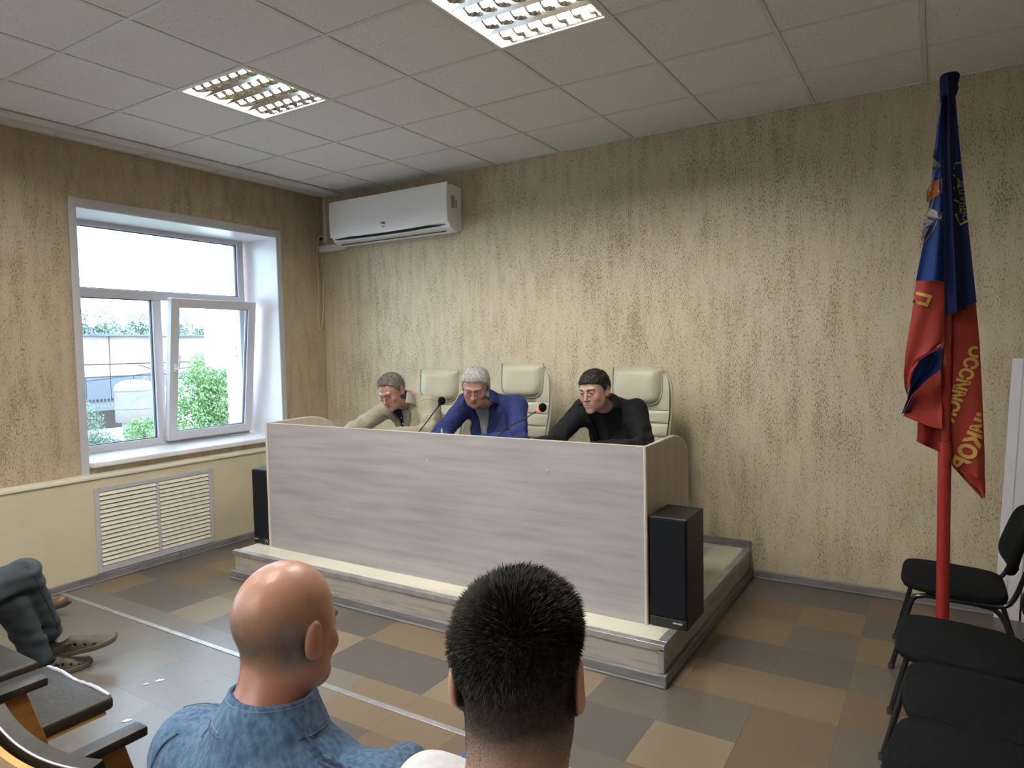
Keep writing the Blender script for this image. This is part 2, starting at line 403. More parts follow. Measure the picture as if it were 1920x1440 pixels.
# curtain rail fixed under the ceiling along the left wall
cr = empty('curtain_rail', (.26, -2.6, H-.03), label='white three-track curtain rail along the ceiling above the window', cat='curtain rail')
b = B(); b.box((-.05, -2.6, .004), (.05, 2.55, .026), .003); b.obj('rail_body', M['whitepvc'], cr)
for x in (-.032, -.012, .010, .032):
    b = B(); b.box((x-.0035, -2.6, -.006), (x+.0035, 2.55, .005)); b.obj('track', M['grid'], cr)
b = B(); b.box((.048, -2.6, -.014), (.054, 2.55, .026), .002); b.obj('fascia', M['whitepvc'], cr)
# ================================================================== WINDOW
def window(idx, yc, tilt):
    w = empty('window_%d' % idx, (-.42, yc, .835), kind='structure')
    hw = .81; z1 = 2.645-.835; xo = -.07; d = .07                 # frame spans x -.49..-.42
    def bar(n, lo, hi, m=M['frame'], par=w, bev=.006): b = B(); b.box(lo, hi, bev, 2); return b.obj(n, m, par)
    bar('window_frame', (xo, -hw, 0), (0, -hw+.062, z1)); bar('window_frame', (xo, hw-.062, 0), (0, hw, z1))
    bar('window_frame', (xo, -hw+.06, 0), (0, hw-.06, .062)); bar('window_frame', (xo, -hw+.06, z1-.062), (0, hw-.06, z1))
    tz = 2.075-.835; my = -.045
    bar('transom', (xo, -hw+.06, tz-.035), (.004, hw-.06, tz+.035)); bar('mullion', (xo, my-.036, .06), (.004, my+.036, tz-.034))
    def pane(n, y0, y1, z0, zz, par, x=-.035, mm=M['glass']):
        b = B(); b.box((x-.004, y0, z0), (x+.004, y1, zz)); g = b.obj(n, mm, par)
        g2 = B()
        for a, c in (((x-.012, y0, z0), (x+.012, y0+.008, zz)), ((x-.012, y1-.008, z0), (x+.012, y1, zz)), ((x-.012, y0, z0), (x+.012, y1, z0+.008)), ((x-.012, y0, zz-.008), (x+.012, y1, zz))): g2.box(a, c)
        g2.obj('gasket', M['gasket'], par)
        return g
    pane('window_pane', -hw+.06, hw-.06, tz+.034, z1-.06, w)
    pane('window_pane', -hw+.06, my-.035, .06, tz-.034, w)
    # tilting sash
    s = empty('window_sash', (.0, 0, .035)); s.parent = w
    y0, y1, h = my+.012, hw-.028, tz-.012-.035
    b = B(); f = .074
    for lo, hi in (((0, y0, 0), (.062, y0+f, h)), ((0, y1-f, 0), (.062, y1, h)), ((0, y0+f-.002, 0), (.062, y1-f+.002, f)), ((0, y0+f-.002, h-f), (.062, y1-f+.002, h))): b.box(lo, hi, .007, 2)
    b.obj('sash_frame', M['frame'], s)
    pane('window_pane', y0+f-.004, y1-f+.004, f-.004, h-f+.004, s, x=.03)
    b = B(); b.box((.062, y0+.028, h*.52-.035), (.072, y0+.052, h*.52+.035), .004, 2)
    b.tube([(.07, y0+.04, h*.52-.01), (.10, y0+.04, h*.52-.01), (.108, y0+.046, h*.52+.01), (.106, y0+.054, h*.52+.11)], [.008, .009, .010, .008], 8)
    b.obj('window_handle', M['white'], s, smooth=True)
    b = B(); b.lathe([(.006, -.03), (.008, -.028), (.008, .028), (.006, .03)], 10, (.03, y1+.006, .04)); b.obj('hinge', M['rubber'], s)
    s.rotation_euler = (0, tilt, 0)
    return w
W1 = window(1, -1.4, math.radians(6.5))
W2 = window(2, -4.6, 0); W3 = window(3, -7.6, 0)  # third window is out of view, added for more daylight
for nm, yc in (('window_sill', -1.385), ('window_sill', -4.6), ('window_sill', -7.6)):
    b = B(); b.box((-.425, yc-.86, .797), (.055, yc+.84, .836), .010, 3); wp = W1 if yc > -2 else (W2 if yc > -5 else W3); s_ = b.obj(nm, M['whitepvc'], wp)
    s_.location = -Vector(wp.location)
# reveal lining + casing
def trim(idx, y0, y1):
    b = B()
    b.box((-.44, y1-.002, .83), (0, y1+.006, 2.64)); b.box((-.44, y0-.006, .83), (0, y0+.002, 2.64)); b.box((-.44, y0, 2.622), (0, y1, 2.632))
    t = struct('trim_%d' % idx, b, M['whitepvc'])
    w = .054
    for n, lo, hi in (('casing', (-.002, y1-.004, .80), (.012, y1+w-.004, 2.69)), ('casing', (-.002, y0-w+.004, .74), (.012, y0+.004, 2.69)), ('casing', (-.002, y0+.004, 2.626), (.012, y1-.004, 2.69))):
        b = B(); b.box(lo, hi, .004, 2); b.obj(n, M['casing'], t)
trim(1, -2.25, -.555); trim(2, -5.45, -3.75); trim(3, -8.45, -6.75)
# ================================================================== VENT GRILLE
vg = empty('radiator_grille', (.10, -1.82, .06), label='white slatted radiator grille set in the wall below the window', cat='grille')
b = B()
fw = .034
Y0, Y1, Z1 = -.455, .455, .605
for lo, hi in (((0, Y0, 0), (.012, Y0+fw, Z1)), ((0, Y1-fw, 0), (.012, Y1, Z1)), ((0, Y0+fw, 0), (.012, Y1-fw, .045)), ((0, Y0+fw, Z1-fw), (.012, Y1-fw, Z1)), ((0, -.013, .045), (.011, .013, Z1-fw))): b.box(lo, hi, .003, 2)
b.obj('grille_frame', M['casing'], vg)
b = B(); b.box((.0005, Y0+.02, .02), (.002, Y1-.02, Z1-.02)); b.obj('backing', M['dark'], vg)
ns = 17; ph = (Z1-fw-.045)/ns
b = B(); b.box((-.014, -(.455-fw-.013)/2, -.001), (.013, (.455-fw-.013)/2, .0022), .0008, rot=Matrix.Rotation(math.radians(64), 3, 'Y'), piv=(0, 0, 0)); sme = b.mesh('slat'); sme.materials.append(M['ledge'])
for side in (-1, 1):
    for k in range(ns):
        link('slat', sme, None, vg, loc=(.008, side*(.013+(.455-fw-.013)/2), .045+ph*(k+.5)))
# ================================================================== LUMINAIRES
def luminaire():
    L_ = empty('ceiling_light', (0, 0, H))
    s = .288; h = .055
    b = B(); b.box((-s, -s, h), (s, s, h+.005)); b.box((-s, -s, 0), (-s+.004, s, h)); b.box((s-.004, -s, 0), (s, s, h)); b.box((-s, -s, 0), (s, -s+.004, h)); b.box((-s, s-.004, 0), (s, s, h))
    b.box((-s-.004, -s-.004, -.004), (-s+.012, s+.004, .001)); b.box((s-.012, -s-.004, -.004), (s+.004, s+.004, .001)); b.box((-s+.012, -s-.004, -.004), (s-.012, -s+.012, .001)); b.box((-s+.012, s-.012, -.004), (s-.012, s+.004, .001))
    b.obj('housing', M['tray'], L_)
    for k in range(4):
        y = -.216+.144*k
        b = B(); b.lathe([(.0125, -.265), (.013, -.26), (.013, .26), (.0125, .265)], 8, (0, y, .027), ax=0); b.obj('fluorescent_tube', M['tube'], L_)
    for k in range(5):                        # V-shaped mirror rails between the tubes
        y = -.288+.144*k; w = .017 if 0 < k < 4 else .010
        y = max(-.274, min(.274, y))
        b = B(); b.prism([(y-.002, .001), (y+.002, .001), (y+w, .036), (y-w, .036)], -.276, .276, ax=0); b.obj('louvre_rail', M['louvre'], L_)
    b = B(); n = 6                              # cross blade: dips towards the middle of a bay, thin V in section
    for (ya, yb) in ((-.060, .060),):
        def fn(u, v):
            y = ya+(yb-ya)*u
            zt = .002+.020*abs(2*u-1)**1.4
            return (-.013+.026*v, y, zt+abs(v-.5)*2*(.034-zt))
        b.grid(fn, 8, 2, .0006)
    cb = b.mesh('cross_blade'); cb.materials.append(M['louvre'])
    for k in range(4):
        for q in range(7):
            link('cross_blade', cb, None, L_, loc=(-.231+.077*q, -.216+.144*k, 0))
    return L_
lit += [(x, -6.3) for x in (1.71, 3.51)]+[(x, -8.1) for x in (1.71, 3.51)]  # two unseen rows added to brighten the walls and desk front
proto = luminaire()
labs = {0: 'square louvred ceiling light near the window, fully in view', 1: 'square louvred ceiling light cut by the top edge of the photo'}
for k, (x, y) in enumerate(lit):
    o = proto if k == 0 else dup_tree(proto)
    o.location = (x, y, H)
    tag(o, labs.get(k, 'square louvred ceiling light out of view overhead'), 'light', 'louvred ceiling lights' if k < 2 else 'ceiling lights out of view')
# ================================================================== PLATFORM
PZ = .195
pl = empty('platform', (.87, -1.75, 0), label='low stage platform with pale top and grey wood sides under the desk', cat='platform')
def pb(n, lo, hi, m, bev=.002, par=None):
    b = B(); b.box(Vector(lo)-Vector(pl.location), Vector(hi)-Vector(pl.location), bev, 2); return b.obj(n, m, par or pl)
pb('deck', (.88, -1.74, .175), (4.02, -.001, PZ), M['plat_top'])
pb('front_board', (.885, -1.735, .0), (4.015, -1.715, .176), M['plat_wood'])
sb = pb('side_board', (4.0, -1.716, .0), (4.018, -.002, .176), M['plat_wood']); pb('side_board', (.882, -1.716, .0), (.90, -.002, .176), M['plat_wood'])
def angle_strip(name, lo, hi, ax):
    b = B(); o_ = Vector(pl.location)
    if ax == 0:
        b.box(Vector((lo, -1.745, PZ-.0005))-o_, Vector((hi, -1.705, PZ+.002))-o_, .0008); b.box(Vector((lo, -1.7465, PZ-.028))-o_, Vector((hi, -1.744, PZ+.002))-o_, .0008)
    else:
        b.box(Vector((3.985, lo, PZ-.0005))-o_, Vector((4.027, hi, PZ+.002))-o_, .0008); b.box(Vector((4.025, lo, PZ-.028))-o_, Vector((4.0275, hi, PZ+.002))-o_, .0008)
    s = b.obj(name, M['alu'], pl)
    n = 11 if ax == 0 else 5
    for k in range(n):
        t = lo+(hi-lo)*(k+.5)/n; b = B()
        if ax == 0: b.lathe([(.004, 0), (.004, .001), (.001, .0018)], 8, Vector((t, -1.722, PZ+.002))-o_); b.obj('screw', M['steel'], s); b = B(); b.lathe([(.004, 0), (.004, -.001), (.001, -.0018)], 8, Vector((t+.08, -1.7465, PZ-.015))-o_, ax=1)
        else: b.lathe([(.004, 0), (.004, .001), (.001, .0018)], 8, Vector((4.005, t, PZ+.002))-o_)
        b.obj('screw', M['steel'], s)
angle_strip('metal_edge', .87, 4.03, 0); angle_strip('metal_edge', -1.70, -.01, 1)
b = B(); o_ = Vector(pl.location)
b.box(Vector((4.000, -1.7465, .065))-o_, Vector((4.028, -1.744, PZ-.02))-o_, .0008); b.box(Vector((4.0255, -1.746, .065))-o_, Vector((4.028, -1.716, PZ-.02))-o_, .0008)
co = b.obj('corner_angle', M['alu'], pl)
for z in (.085, .165):
    b = B(); b.lathe([(.004, 0), (.004, -.001), (.001, -.002)], 8, Vector((4.010, -1.7465, z))-o_, ax=1); b.obj('screw', M['steel'], co)
b = B(); b.box(Vector((.862, -1.76, 0))-o_, Vector((4.032, -1.735, .058))-o_, .006, 2); b.box(Vector((.86, -1.768, 0))-o_, Vector((4.036, -1.758, .012))-o_, .003); b.obj('skirting', M['skirt'], pl)
b = B(); b.box(Vector((4.018, -1.742, 0))-o_, Vector((4.04, -.003, .058))-o_, .006, 2); b.obj('skirting', M['skirt'], pl)
b = B(); b.box(Vector((.862, -1.742, 0))-o_, Vector((.884, -.003, .058))-o_, .006, 2); b.obj('skirting', M['skirt'], pl)
b = B(); b.box(Vector((4.014, -1.765, 0))-o_, Vector((4.044, -1.735, .061))-o_, .005, 2); b.obj('skirting_corner', M['skirt'], pl)
b = B(); b.box(Vector((.9, -.018, PZ))-o_, Vector((4.03, -.001, PZ+.052))-o_, .006, 2); b.obj('skirting', M['skirt'], pl)
# ================================================================== DESK
X0, X1, YF = 1.03, 3.88, -1.55
dk = empty('presidium_desk', (X0, YF, PZ), label='long pale laminate panel-fronted desk standing on the platform', cat='desk')
O = Vector(dk.location)
b = B(); b.box(Vector((X0+.018, YF, PZ))-O, Vector((X1-.018, YF+.018, 1.087))-O, .0015); fp = b.obj('front_panel', M['lam'], dk)
b = B(); b.box(Vector((X0, YF-.001, 1.0855))-O, Vector((X1, YF+.019, 1.0885))-O, .001); b.obj('edge_band', M['edge'], fp)
def side_poly():
    pts = [(YF, PZ), (YF, 1.087), (YF+.36, 1.089)]
    for k in range(1, 9):
        a = k/8*PI/2; pts.append((YF+.36+.30*math.sin(a), .95+.139*math.cos(a)))
    pts += [(YF+.66, PZ)]
    return pts
for x in (X0, X1-.018):
    b = B(); b.prism([(y-O.y, z-O.z) for y, z in side_poly()], x-O.x, x+.018-O.x, ax=0, bev=.0015); sp = b.obj('side_panel', M['lam_side'], dk)
    b = B(); pp = side_poly()[:11]
    b.tube([(x+.009-O.x, y-O.y, z-O.z) for y, z in pp], .0092, 8); b.obj('edge_band', M['edge'], sp)
b = B(); b.box(Vector((X0+.018, YF+.018, .925))-O, Vector((X1-.018, YF+.62, .95))-O, .003, 2); b.obj('tabletop', M['lam'], dk)
for x in (1.97, 2.93):
    b = B(); b.box(Vector((x, YF+.018, PZ))-O, Vector((x+.018, YF+.55, .925))-O, .001); b.obj('partition', M['lam_side'], dk)
for x in (1.62, 2.494, 3.319):
    b = B(); b.lathe([(.006, 0), (.006, -.002), (.003, -.004)], 10, Vector((x, YF, .926))-O, ax=1); b.obj('screw_cap', M['steel'], dk, smooth=True)
# ================================================================== LOUDSPEAKERS
def speaker(x0, x1, yf, label, w_logo):
    s = empty('loudspeaker', ((x0+x1)/2, yf, PZ), label=label, cat='loudspeaker'); w = x1-x0; h = .55
    b = B(); b.box((-w/2, .012, 0), (w/2, .285, h), .006, 2); b.obj('cabinet', M['black'], s)
    b = B(); b.box((-w/2+.004, 0, .055), (w/2-.004, .014, h-.006), .006, 2); b.obj('grille', M['blackcloth'], s)
    b = B(); b.box((-w/2+.002, .004, .004), (w/2-.002, .014, .053), .004, 2); b.obj('baffle', M['black'], s)
    return s
s1 = speaker(3.884, 4.075, -1.55, 'black wooden loudspeaker at the right end of the desk', 1)
s2 = speaker(.846, 1.024, -1.545, 'black loudspeaker standing at the window end of the desk', 1)
def text_mesh(body, size, m, name, parent, mtx, ext=.0006, smooth=False, bold=0):
    c = bpy.data.curves.new(name, 'FONT'); c.body = body; c.size = size; c.extrude = ext; c.align_x = 'LEFT'; c.offset = bold
    t = bpy.data.objects.new('t', c); COL.objects.link(t)
    dg = bpy.context.evaluated_depsgraph_get(); dg.update()
    me = bpy.data.meshes.new_from_object(t.evaluated_get(dg)); bpy.data.objects.remove(t); me.name = name
    me.materials.clear(); me.materials.append(m); me.transform(mtx)
    o = bpy.data.objects.new(name, me); COL.objects.link(o)
    if parent is not None: o.parent = parent
    return o
RXT = Matrix.Rotation(PI/2, 4, 'X')
text_mesh('microlab', .0135, M['silver'], 'badge', s1, Matrix.Translation((.025, .0035, .030)) @ RXT, bold=.0003)
text_mesh('microlab', .011, M['silver'], 'badge', s2, Matrix.Translation((-.082, .0035, .032)) @ RXT)
b = B(); b.box((.03, .001, .014), (.068, .005, .044), .001); pnl = b.obj('control_panel', M['tubeblk'], s2)
b = B(); b.tube([(.049+.012*math.cos(a), .0008, .026+.012*math.sin(a)) for a in [PI*k/8 for k in range(9)]], .0009, 6); b.obj('dial_ring', M['silver'], pnl)
# ================================================================== EXECUTIVE CHAIRS
def exec_chair():
    c = empty('office_chair', (0, 0, PZ))
    def top(u):                                # half width of the back at height z (local to chair)
        pts = [(.50, .205), (.62, .215), (.80, .23), (.95, .24), (1.08, .238), (1.15, .225), (1.20, .19), (1.225, .13)]
        return np.interp(u, [p[0] for p in pts], [p[1] for p in pts])
    yb = lambda z: .0 + .10*max(0, (z-.5))**1.3*.9 - .03*math.exp(-((z-.68)/.12)**2)
    def shell(n, z0, z1, y_off, th, shrink, m, nz=10, puff=0.0):
        b = B(); nu = 14
        bm = b.bm
        front = []; back = []
        for j in range(nz+1):
            v = j/nz; z = z0+(z1-z0)*v; hw = top(z)-shrink
            rf = []; rb = []
            for i in range(nu+1):
                u = -1+2*i/nu
                e = (1-abs(u)**6)*(1-(abs(2*v-1)**8 if puff else 0))
                x = hw*u; yy = yb(z)+y_off-.035*(1-u*u)*0 + .03*u*u*-1
                rf.append(bm.verts.new((x, yy-puff*e-th/2*(1-abs(u)**10), z))); rb.append(bm.verts.new((x, yy+th/2*(1-abs(u)**10*.8), z)))
            front.append(rf); back.append(rb)
        for j in range(nz):
            for i in range(nu):
                bm.faces.new((front[j][i], front[j][i+1], front[j+1][i+1], front[j+1][i])); bm.faces.new((back[j][i+1], back[j][i], back[j+1][i], back[j+1][i+1]))
            bm.faces.new((front[j][0], front[j+1][0], back[j+1][0], back[j][0])); bm.faces.new((front[j+1][nu], front[j][nu], back[j][nu], back[j+1][nu]))
        for i in range(nu):
            bm.faces.new((front[0][i+1], front[0][i], back[0][i], back[0][i+1])); bm.faces.new((front[nz][i], front[nz][i+1], back[nz][i+1], back[nz][i]))
        return b.obj(n, m, c, smooth=True)
    shell('backrest', .50, 1.222, .025, .05, 0, M['cream'], 24)
    z = .52
    for k in range(5):
        shell('back_cushion', z, z+.083, -.002, .02, .012, M['cream'], 8, .012); z += .086
    shell('back_cushion', z, 1.20, -.002, .02, .012, M['cream'], 10, .008)
    # headrest pad
    b = B()
    def pf(u, v):
        t = min(v/.42, 1); x = (2*u-1)*.175*(.60+.40*math.sqrt(1-(1-t)**2)); zz = .985+.245*v
        zz = min(zz, 1.232)
        pu = (1-abs(2*u-1)**6)*(1-abs(2*v-1)**8)
        return (x, yb(zz)-.034-.045*pu, zz)
    b.grid(pf, 22, 16, .03); hr = b.obj('headrest', M['cream'], c, smooth=True)
    b = B(); ed = [pf(0, 1-k/16) for k in range(17)]+[pf(k/22, 0) for k in range(1, 23)]+[pf(1, k/16) for k in range(1, 17)]
    b.tube([(p[0]*1.005, p[1]-.004, p[2]) for p in ed], .0045, 6); b.obj('piping', M['cream_dk'], hr, smooth=True)
    b = B(); b.tube([(p[0]*1.02, p[1]-.007, p[2]-.004) for p in ed], .003, 6); b.obj('piping', M['cream'], hr, smooth=True)
    b = B(); b.box((-.25, -.50, .40), (.25, .02, .50), .035, 4); b.obj('seat', M['cream'], c, smooth=True)
    for sx in (-1, 1):
        b = B(); b.tube(bez([(sx*.27, .0, .42), (sx*.30, -.06, .62), (sx*.30, -.12, .66), (sx*.30, -.32, .66), (sx*.29, -.38, .60), (sx*.27, -.36, .42)], 5), .014, 8); ar = b.obj('armrest', M['chrome'], c, smooth=True)
        b = B(); b.box((sx*.30-.028, -.33, .665), (sx*.30+.028, -.10, .69), .010, 2); b.obj('arm_pad', M['cream'], ar, smooth=True)
    b = B(); b.lathe([(.028, .10), (.028, .25), (.018, .25), (.018, .40)], 16, (0, -.22, 0)); b.obj('gas_column', M['chrome'], c, smooth=True)
    for k in range(5):
        a = 2*PI*k/5+.3; d = Vector((math.cos(a), math.sin(a), 0)); p0 = Vector((0, -.22, .115))
        b = B(); b.tube([p0, p0+d*.15+Vector((0, 0, -.01)), p0+d*.28+Vector((0, 0, -.045))], [.022, .018, .012], 8); lg = b.obj('leg', M['chrome'], c, smooth=True)
        b = B(); pc = p0+d*.28; b.lathe([(.012, -.018), (.026, -.016), (.026, .016), (.012, .018)], 14, (pc.x, pc.y, .026), ax=0); b.obj('caster', M['rubber'], lg, smooth=True)
    return c
ch = exec_chair()
for k, (x, y, dz, rz, lb) in enumerate(((1.715, -.43, 0, .10, 'cream leather high-back chair behind the man in the beige blazer'),
                                    (2.49, -.43, .045, .02, 'cream leather high-back chair behind the grey-haired man in blue, highest of three'),
                                    (3.385, -.43, .015, -.03, 'cream leather high-back chair behind the dark-haired man in black'))):
    o = ch if k == 0 else dup_tree(ch)
    o.location = (x, y, PZ); o.rotation_euler = (0, 0, rz); tag(o, lb, 'chair', 'cream chairs on the platform')
    o['dz'] = dz
    for c_ in o.children:
        if c_.name.split('.')[0] in ('backrest', 'back_cushion', 'headrest', 'seat'): c_.location.z += dz
    del o['dz']
# ================================================================== MICROPHONES
def microphone(base, pts, head, hdir, label, red):
    m_ = empty('gooseneck_microphone', base, label=label, cat='microphone'); bb = Vector(base)
    b = B(); b.box((-.045, -.06, 0), (.045, .06, .028), .008, 3); b.obj('base', M['rubber'], m_, smooth=True)
    P_ = [Vector(p)-bb for p in pts]; b = B(); b.tube(bez(P_, 8), .0042, 8); b.obj('gooseneck', M['rubber'], m_, smooth=True)
    hd = Vector(head)-bb; d = Vector(hdir).normalized()
    b = B(); b.tube([hd-d*.045, hd-d*.030, hd-d*.012], [.006, .011, .013], 10); b.obj('capsule_collar', mat('red_led_ring', (.9, .05, .03), .4, emit=(1, .08, .05), es=1.2) if red else M['rubber'], m_, smooth=True)
    b = B(); b.ico(hd, .0245, 3, (1, 1, 1.12)); b.obj('foam_windscreen', M['foam'], m_, smooth=True)
microphone((2.14, -1.22, .95), [(2.14, -1.22, .97), (2.15, -1.21, 1.03), (2.22, -1.20, 1.11), (2.335, -1.20, 1.232)], (2.347, -1.2, 1.25), (.6, 0, .75), 'black gooseneck microphone in front of the man in the beige blazer', False)
microphone((2.79, -1.22, .95), [(2.79, -1.22, .97), (2.795, -1.21, 1.04), (2.85, -1.20, 1.10), (2.96, -1.2, 1.15), (3.06, -1.2, 1.207)], (3.10, -1.2, 1.229), (.85, 0, .45), 'black gooseneck microphone with lit red ring, right of the man in blue', True)
# ================================================================== AIR CONDITIONER
ac = empty('air_conditioner', (1.005, -.003, 2.56), label='white wall-mounted split air conditioner in the corner above the desk', cat='air conditioner')
hw = .675
b = B(); prof = [(0, .02), (0, .375), (-.14, .385), (-.185, .37), (-.195, .20), (-.19, .075), (-.16, .03), (-.06, .0)]
b.prism(prof, -hw, hw, ax=0, bev=.006); b.obj('body', M['white'], ac)
b = B()
def fpn(u, v):
    x = -hw*1.002+2*hw*1.002*u; z = .068+.322*v - .020*(1-v)*(1-(2*u-1)**2)*-1*0
    zz = z if v > 0 else z
    return (x, -.203-.008*math.sin(PI*v)**.5, zz+(.014*((2*u-1)**2-1)*(1-v)**3))
b.grid(fpn, 30, 10, .012); b.obj('front_panel', M['white'], ac, smooth=True)
b = B(); b.grid(lambda u, v: (-hw*.94+2*hw*.94*u, -.190+.006*v, .052+(.030*(1-(2*u-1)**2))*(v-.5)+.006*(v-.5)), 30, 2, .002); b.obj('air_slot', M['dark'], ac)
b = B(); b.box((-hw*.90, -.176, .022), (hw*.86, -.168, .066), .003, 2, rot=Matrix.Rotation(math.radians(-38), 3, 'X'), piv=(0, -.172, .044)); b.obj('louvre_flap', M['white'], ac)
b = B(); b.box((-hw*.92, -.12, .006), (hw*.88, -.112, .012)); b.obj('flap_gap', M['dark'], ac)
b = B(); b.box((hw-.001, -.15, .19), (hw+.002, -.10, .29)); lb_ = b.obj('side_label', mat('grey_label', (.35, .36, .33), .5), ac)
b = B(); b.box((hw+.001, -.088, .20), (hw+.003, -.08, .26)); b.obj('side_slot', M['dark'], ac)
text_mesh('Ballu', .028, M['logo'], 'logo', ac, Matrix.Translation((-.045, -.2145, .125)) @ RXT, bold=.001)
text_mesh('Bravo', .016, M['logo'], 'logo', ac, Matrix.Translation((-.03, -.2135, .098)) @ RXT)
# trunking, conduit, socket, cord
b = B(); b.box((.0, -.055, 2.545), (.36, 0, 2.605), .004, 2)
tr_ = b.obj('pipe_trunking', M['whitepvc']); tag(tr_, 'white plastic pipe trunking running from the corner to the air conditioner', 'trunking')
b = B(); b.box((.04, -.014, 2.70), (.062, 0, H-.005), .002); cn = b.obj('cable_conduit', M['whitepvc']); tag(cn, 'thin white vertical cable conduit in the corner above the socket', 'conduit')
b = B(); b.box((.022, -.030, 2.645), (.085, 0, 2.70), .006, 2); sk = b.obj('wall_socket', M['white']); tag(sk, 'small white wall socket at the foot of the conduit', 'socket')
cd = empty('power_cord', (.03, -.035, 2.67), label='cream power cord with black plug hanging in a loop below the air conditioner', cat='cord')
b = B(); b.tube([(.02, .0, .0), (-.002, -.018, .0), (-.006, -.022, -.004)], [.014, .013, .006], 10); b.obj('plug', M['rubber'], cd, smooth=True)
pw = [at(603, 441, 1, -.06), at(596, 446, 1, -.07), at(590, 462, 1, -.08), at(590, 490, 1, -.09), at(595, 525, 1, -.08), at(598, 560, 1, -.08), at(594, 595, 1, -.09), at(592, 612, 1, -.09), at(595, 620, 1, -.08), at(601, 606, 1, -.05), at(605, 580, 1, -.03), at(604, 540, 1, -.02), at(606, 500, 1, -.02), at(605, 483, 1, -.02), at(604, 474, 1, -.02)]
pw = [Vector((max(p.x, .012), p.y, p.z)) for p in pw]
b = B(); b.tube(bez([p-Vector(cd.location) for p in pw], 6), .0045, 8); b.obj('cable', M['cord'], cd, smooth=True)
# ================================================================== PVC PANELS leaning on the back wall
def pvc(xb, xt, zt, w, y, label):
    p = empty('pvc_panel', (xb, y, 0), label=label, cat='panel'); b = B()
    b.box((0, -.008, 0), (w, 0, zt), .001); b.obj('board', M['whitepvc'], p)
    b = B(); b.box((w*.42, -.0095, .002), (w*.42+.006, -.0075, zt-.002)); b.obj('groove', M['casing'], p)
    p.rotation_euler = (math.radians(-1.2), math.atan2(xt-xb, zt), 0)
    return p
pvc(5.375, 5.442, 1.475, .115, -.045, 'tall white plastic panel leaning on the back wall, right of the flag')
pvc(5.50, 5.53, 1.45, .20, -.060, 'second white plastic panel leaning behind the black chairs')
# scraps on the floor
for (px, py, s_, lb) in ((298, 1276, .014, 'small white paper scrap on the floor left of the bald man'), (272, 1283, .010, 'tiny white chip on the floor beside the larger scrap'), (237, 1351, .014, 'white paint fleck on the floor by the wooden armrest')):
    p = at(px, py, 2, .001); b = B(); b.prism([(-s_*1.6, -s_*.3), (-s_*.2, -s_*.9), (s_*1.5, -s_*.4), (s_*1.8, s_*.3), (0, s_*.8)], 0, .0012, ax=2)
    o = b.obj('paper_scrap', M['scrap'], loc=p); o.rotation_euler = (0, 0, .9); tag(o, lb, 'scrap')
# ================================================================== VISITOR CHAIRS (face -x locally; row along the right)
def rounded_pad(b, fn_xy, th, n=28, bulge=.012, ax='z'):
    """closed outline fn_xy(t)->(u,v); pad of thickness th with soft edge, built as rings"""
    pts = [fn_xy(2*PI*k/n) for k in range(n)]; cu = sum(p[0] for p in pts)/n; cv = sum(p[1] for p in pts)/n
    lev = [(.86, -th/2), (.97, -th*.38), (1, -th*.1), (1, th*.1), (.97, th*.38), (.86, th/2), (.5, th/2+bulge*.8)]
    rings = []
    for s, w in lev:
        rings.append([(cu+(p[0]-cu)*s, cv+(p[1]-cv)*s, w) for p in pts])
    return rings, (cu, cv, th/2+bulge)
def pad_mesh(b, rings, apex, mp):
    V = [[b.bm.verts.new(mp(*p)) for p in r] for r in rings]; n = len(V[0])
    for i in range(len(V)-1):
        for k in range(n): b.bm.faces.new((V[i][k], V[i][(k+1) % n], V[i+1][(k+1) % n], V[i+1][k]))
    b.bm.faces.new(V[0][::-1]); a = b.bm.verts.new(mp(*apex))
    for k in range(n): b.bm.faces.new((V[-1][k], V[-1][(k+1) % n], a))
def sup(t, a, b_, e):
    c, s = math.cos(t), math.sin(t); return (a*math.copysign(abs(c)**e, c), b_*math.copysign(abs(s)**e, s))
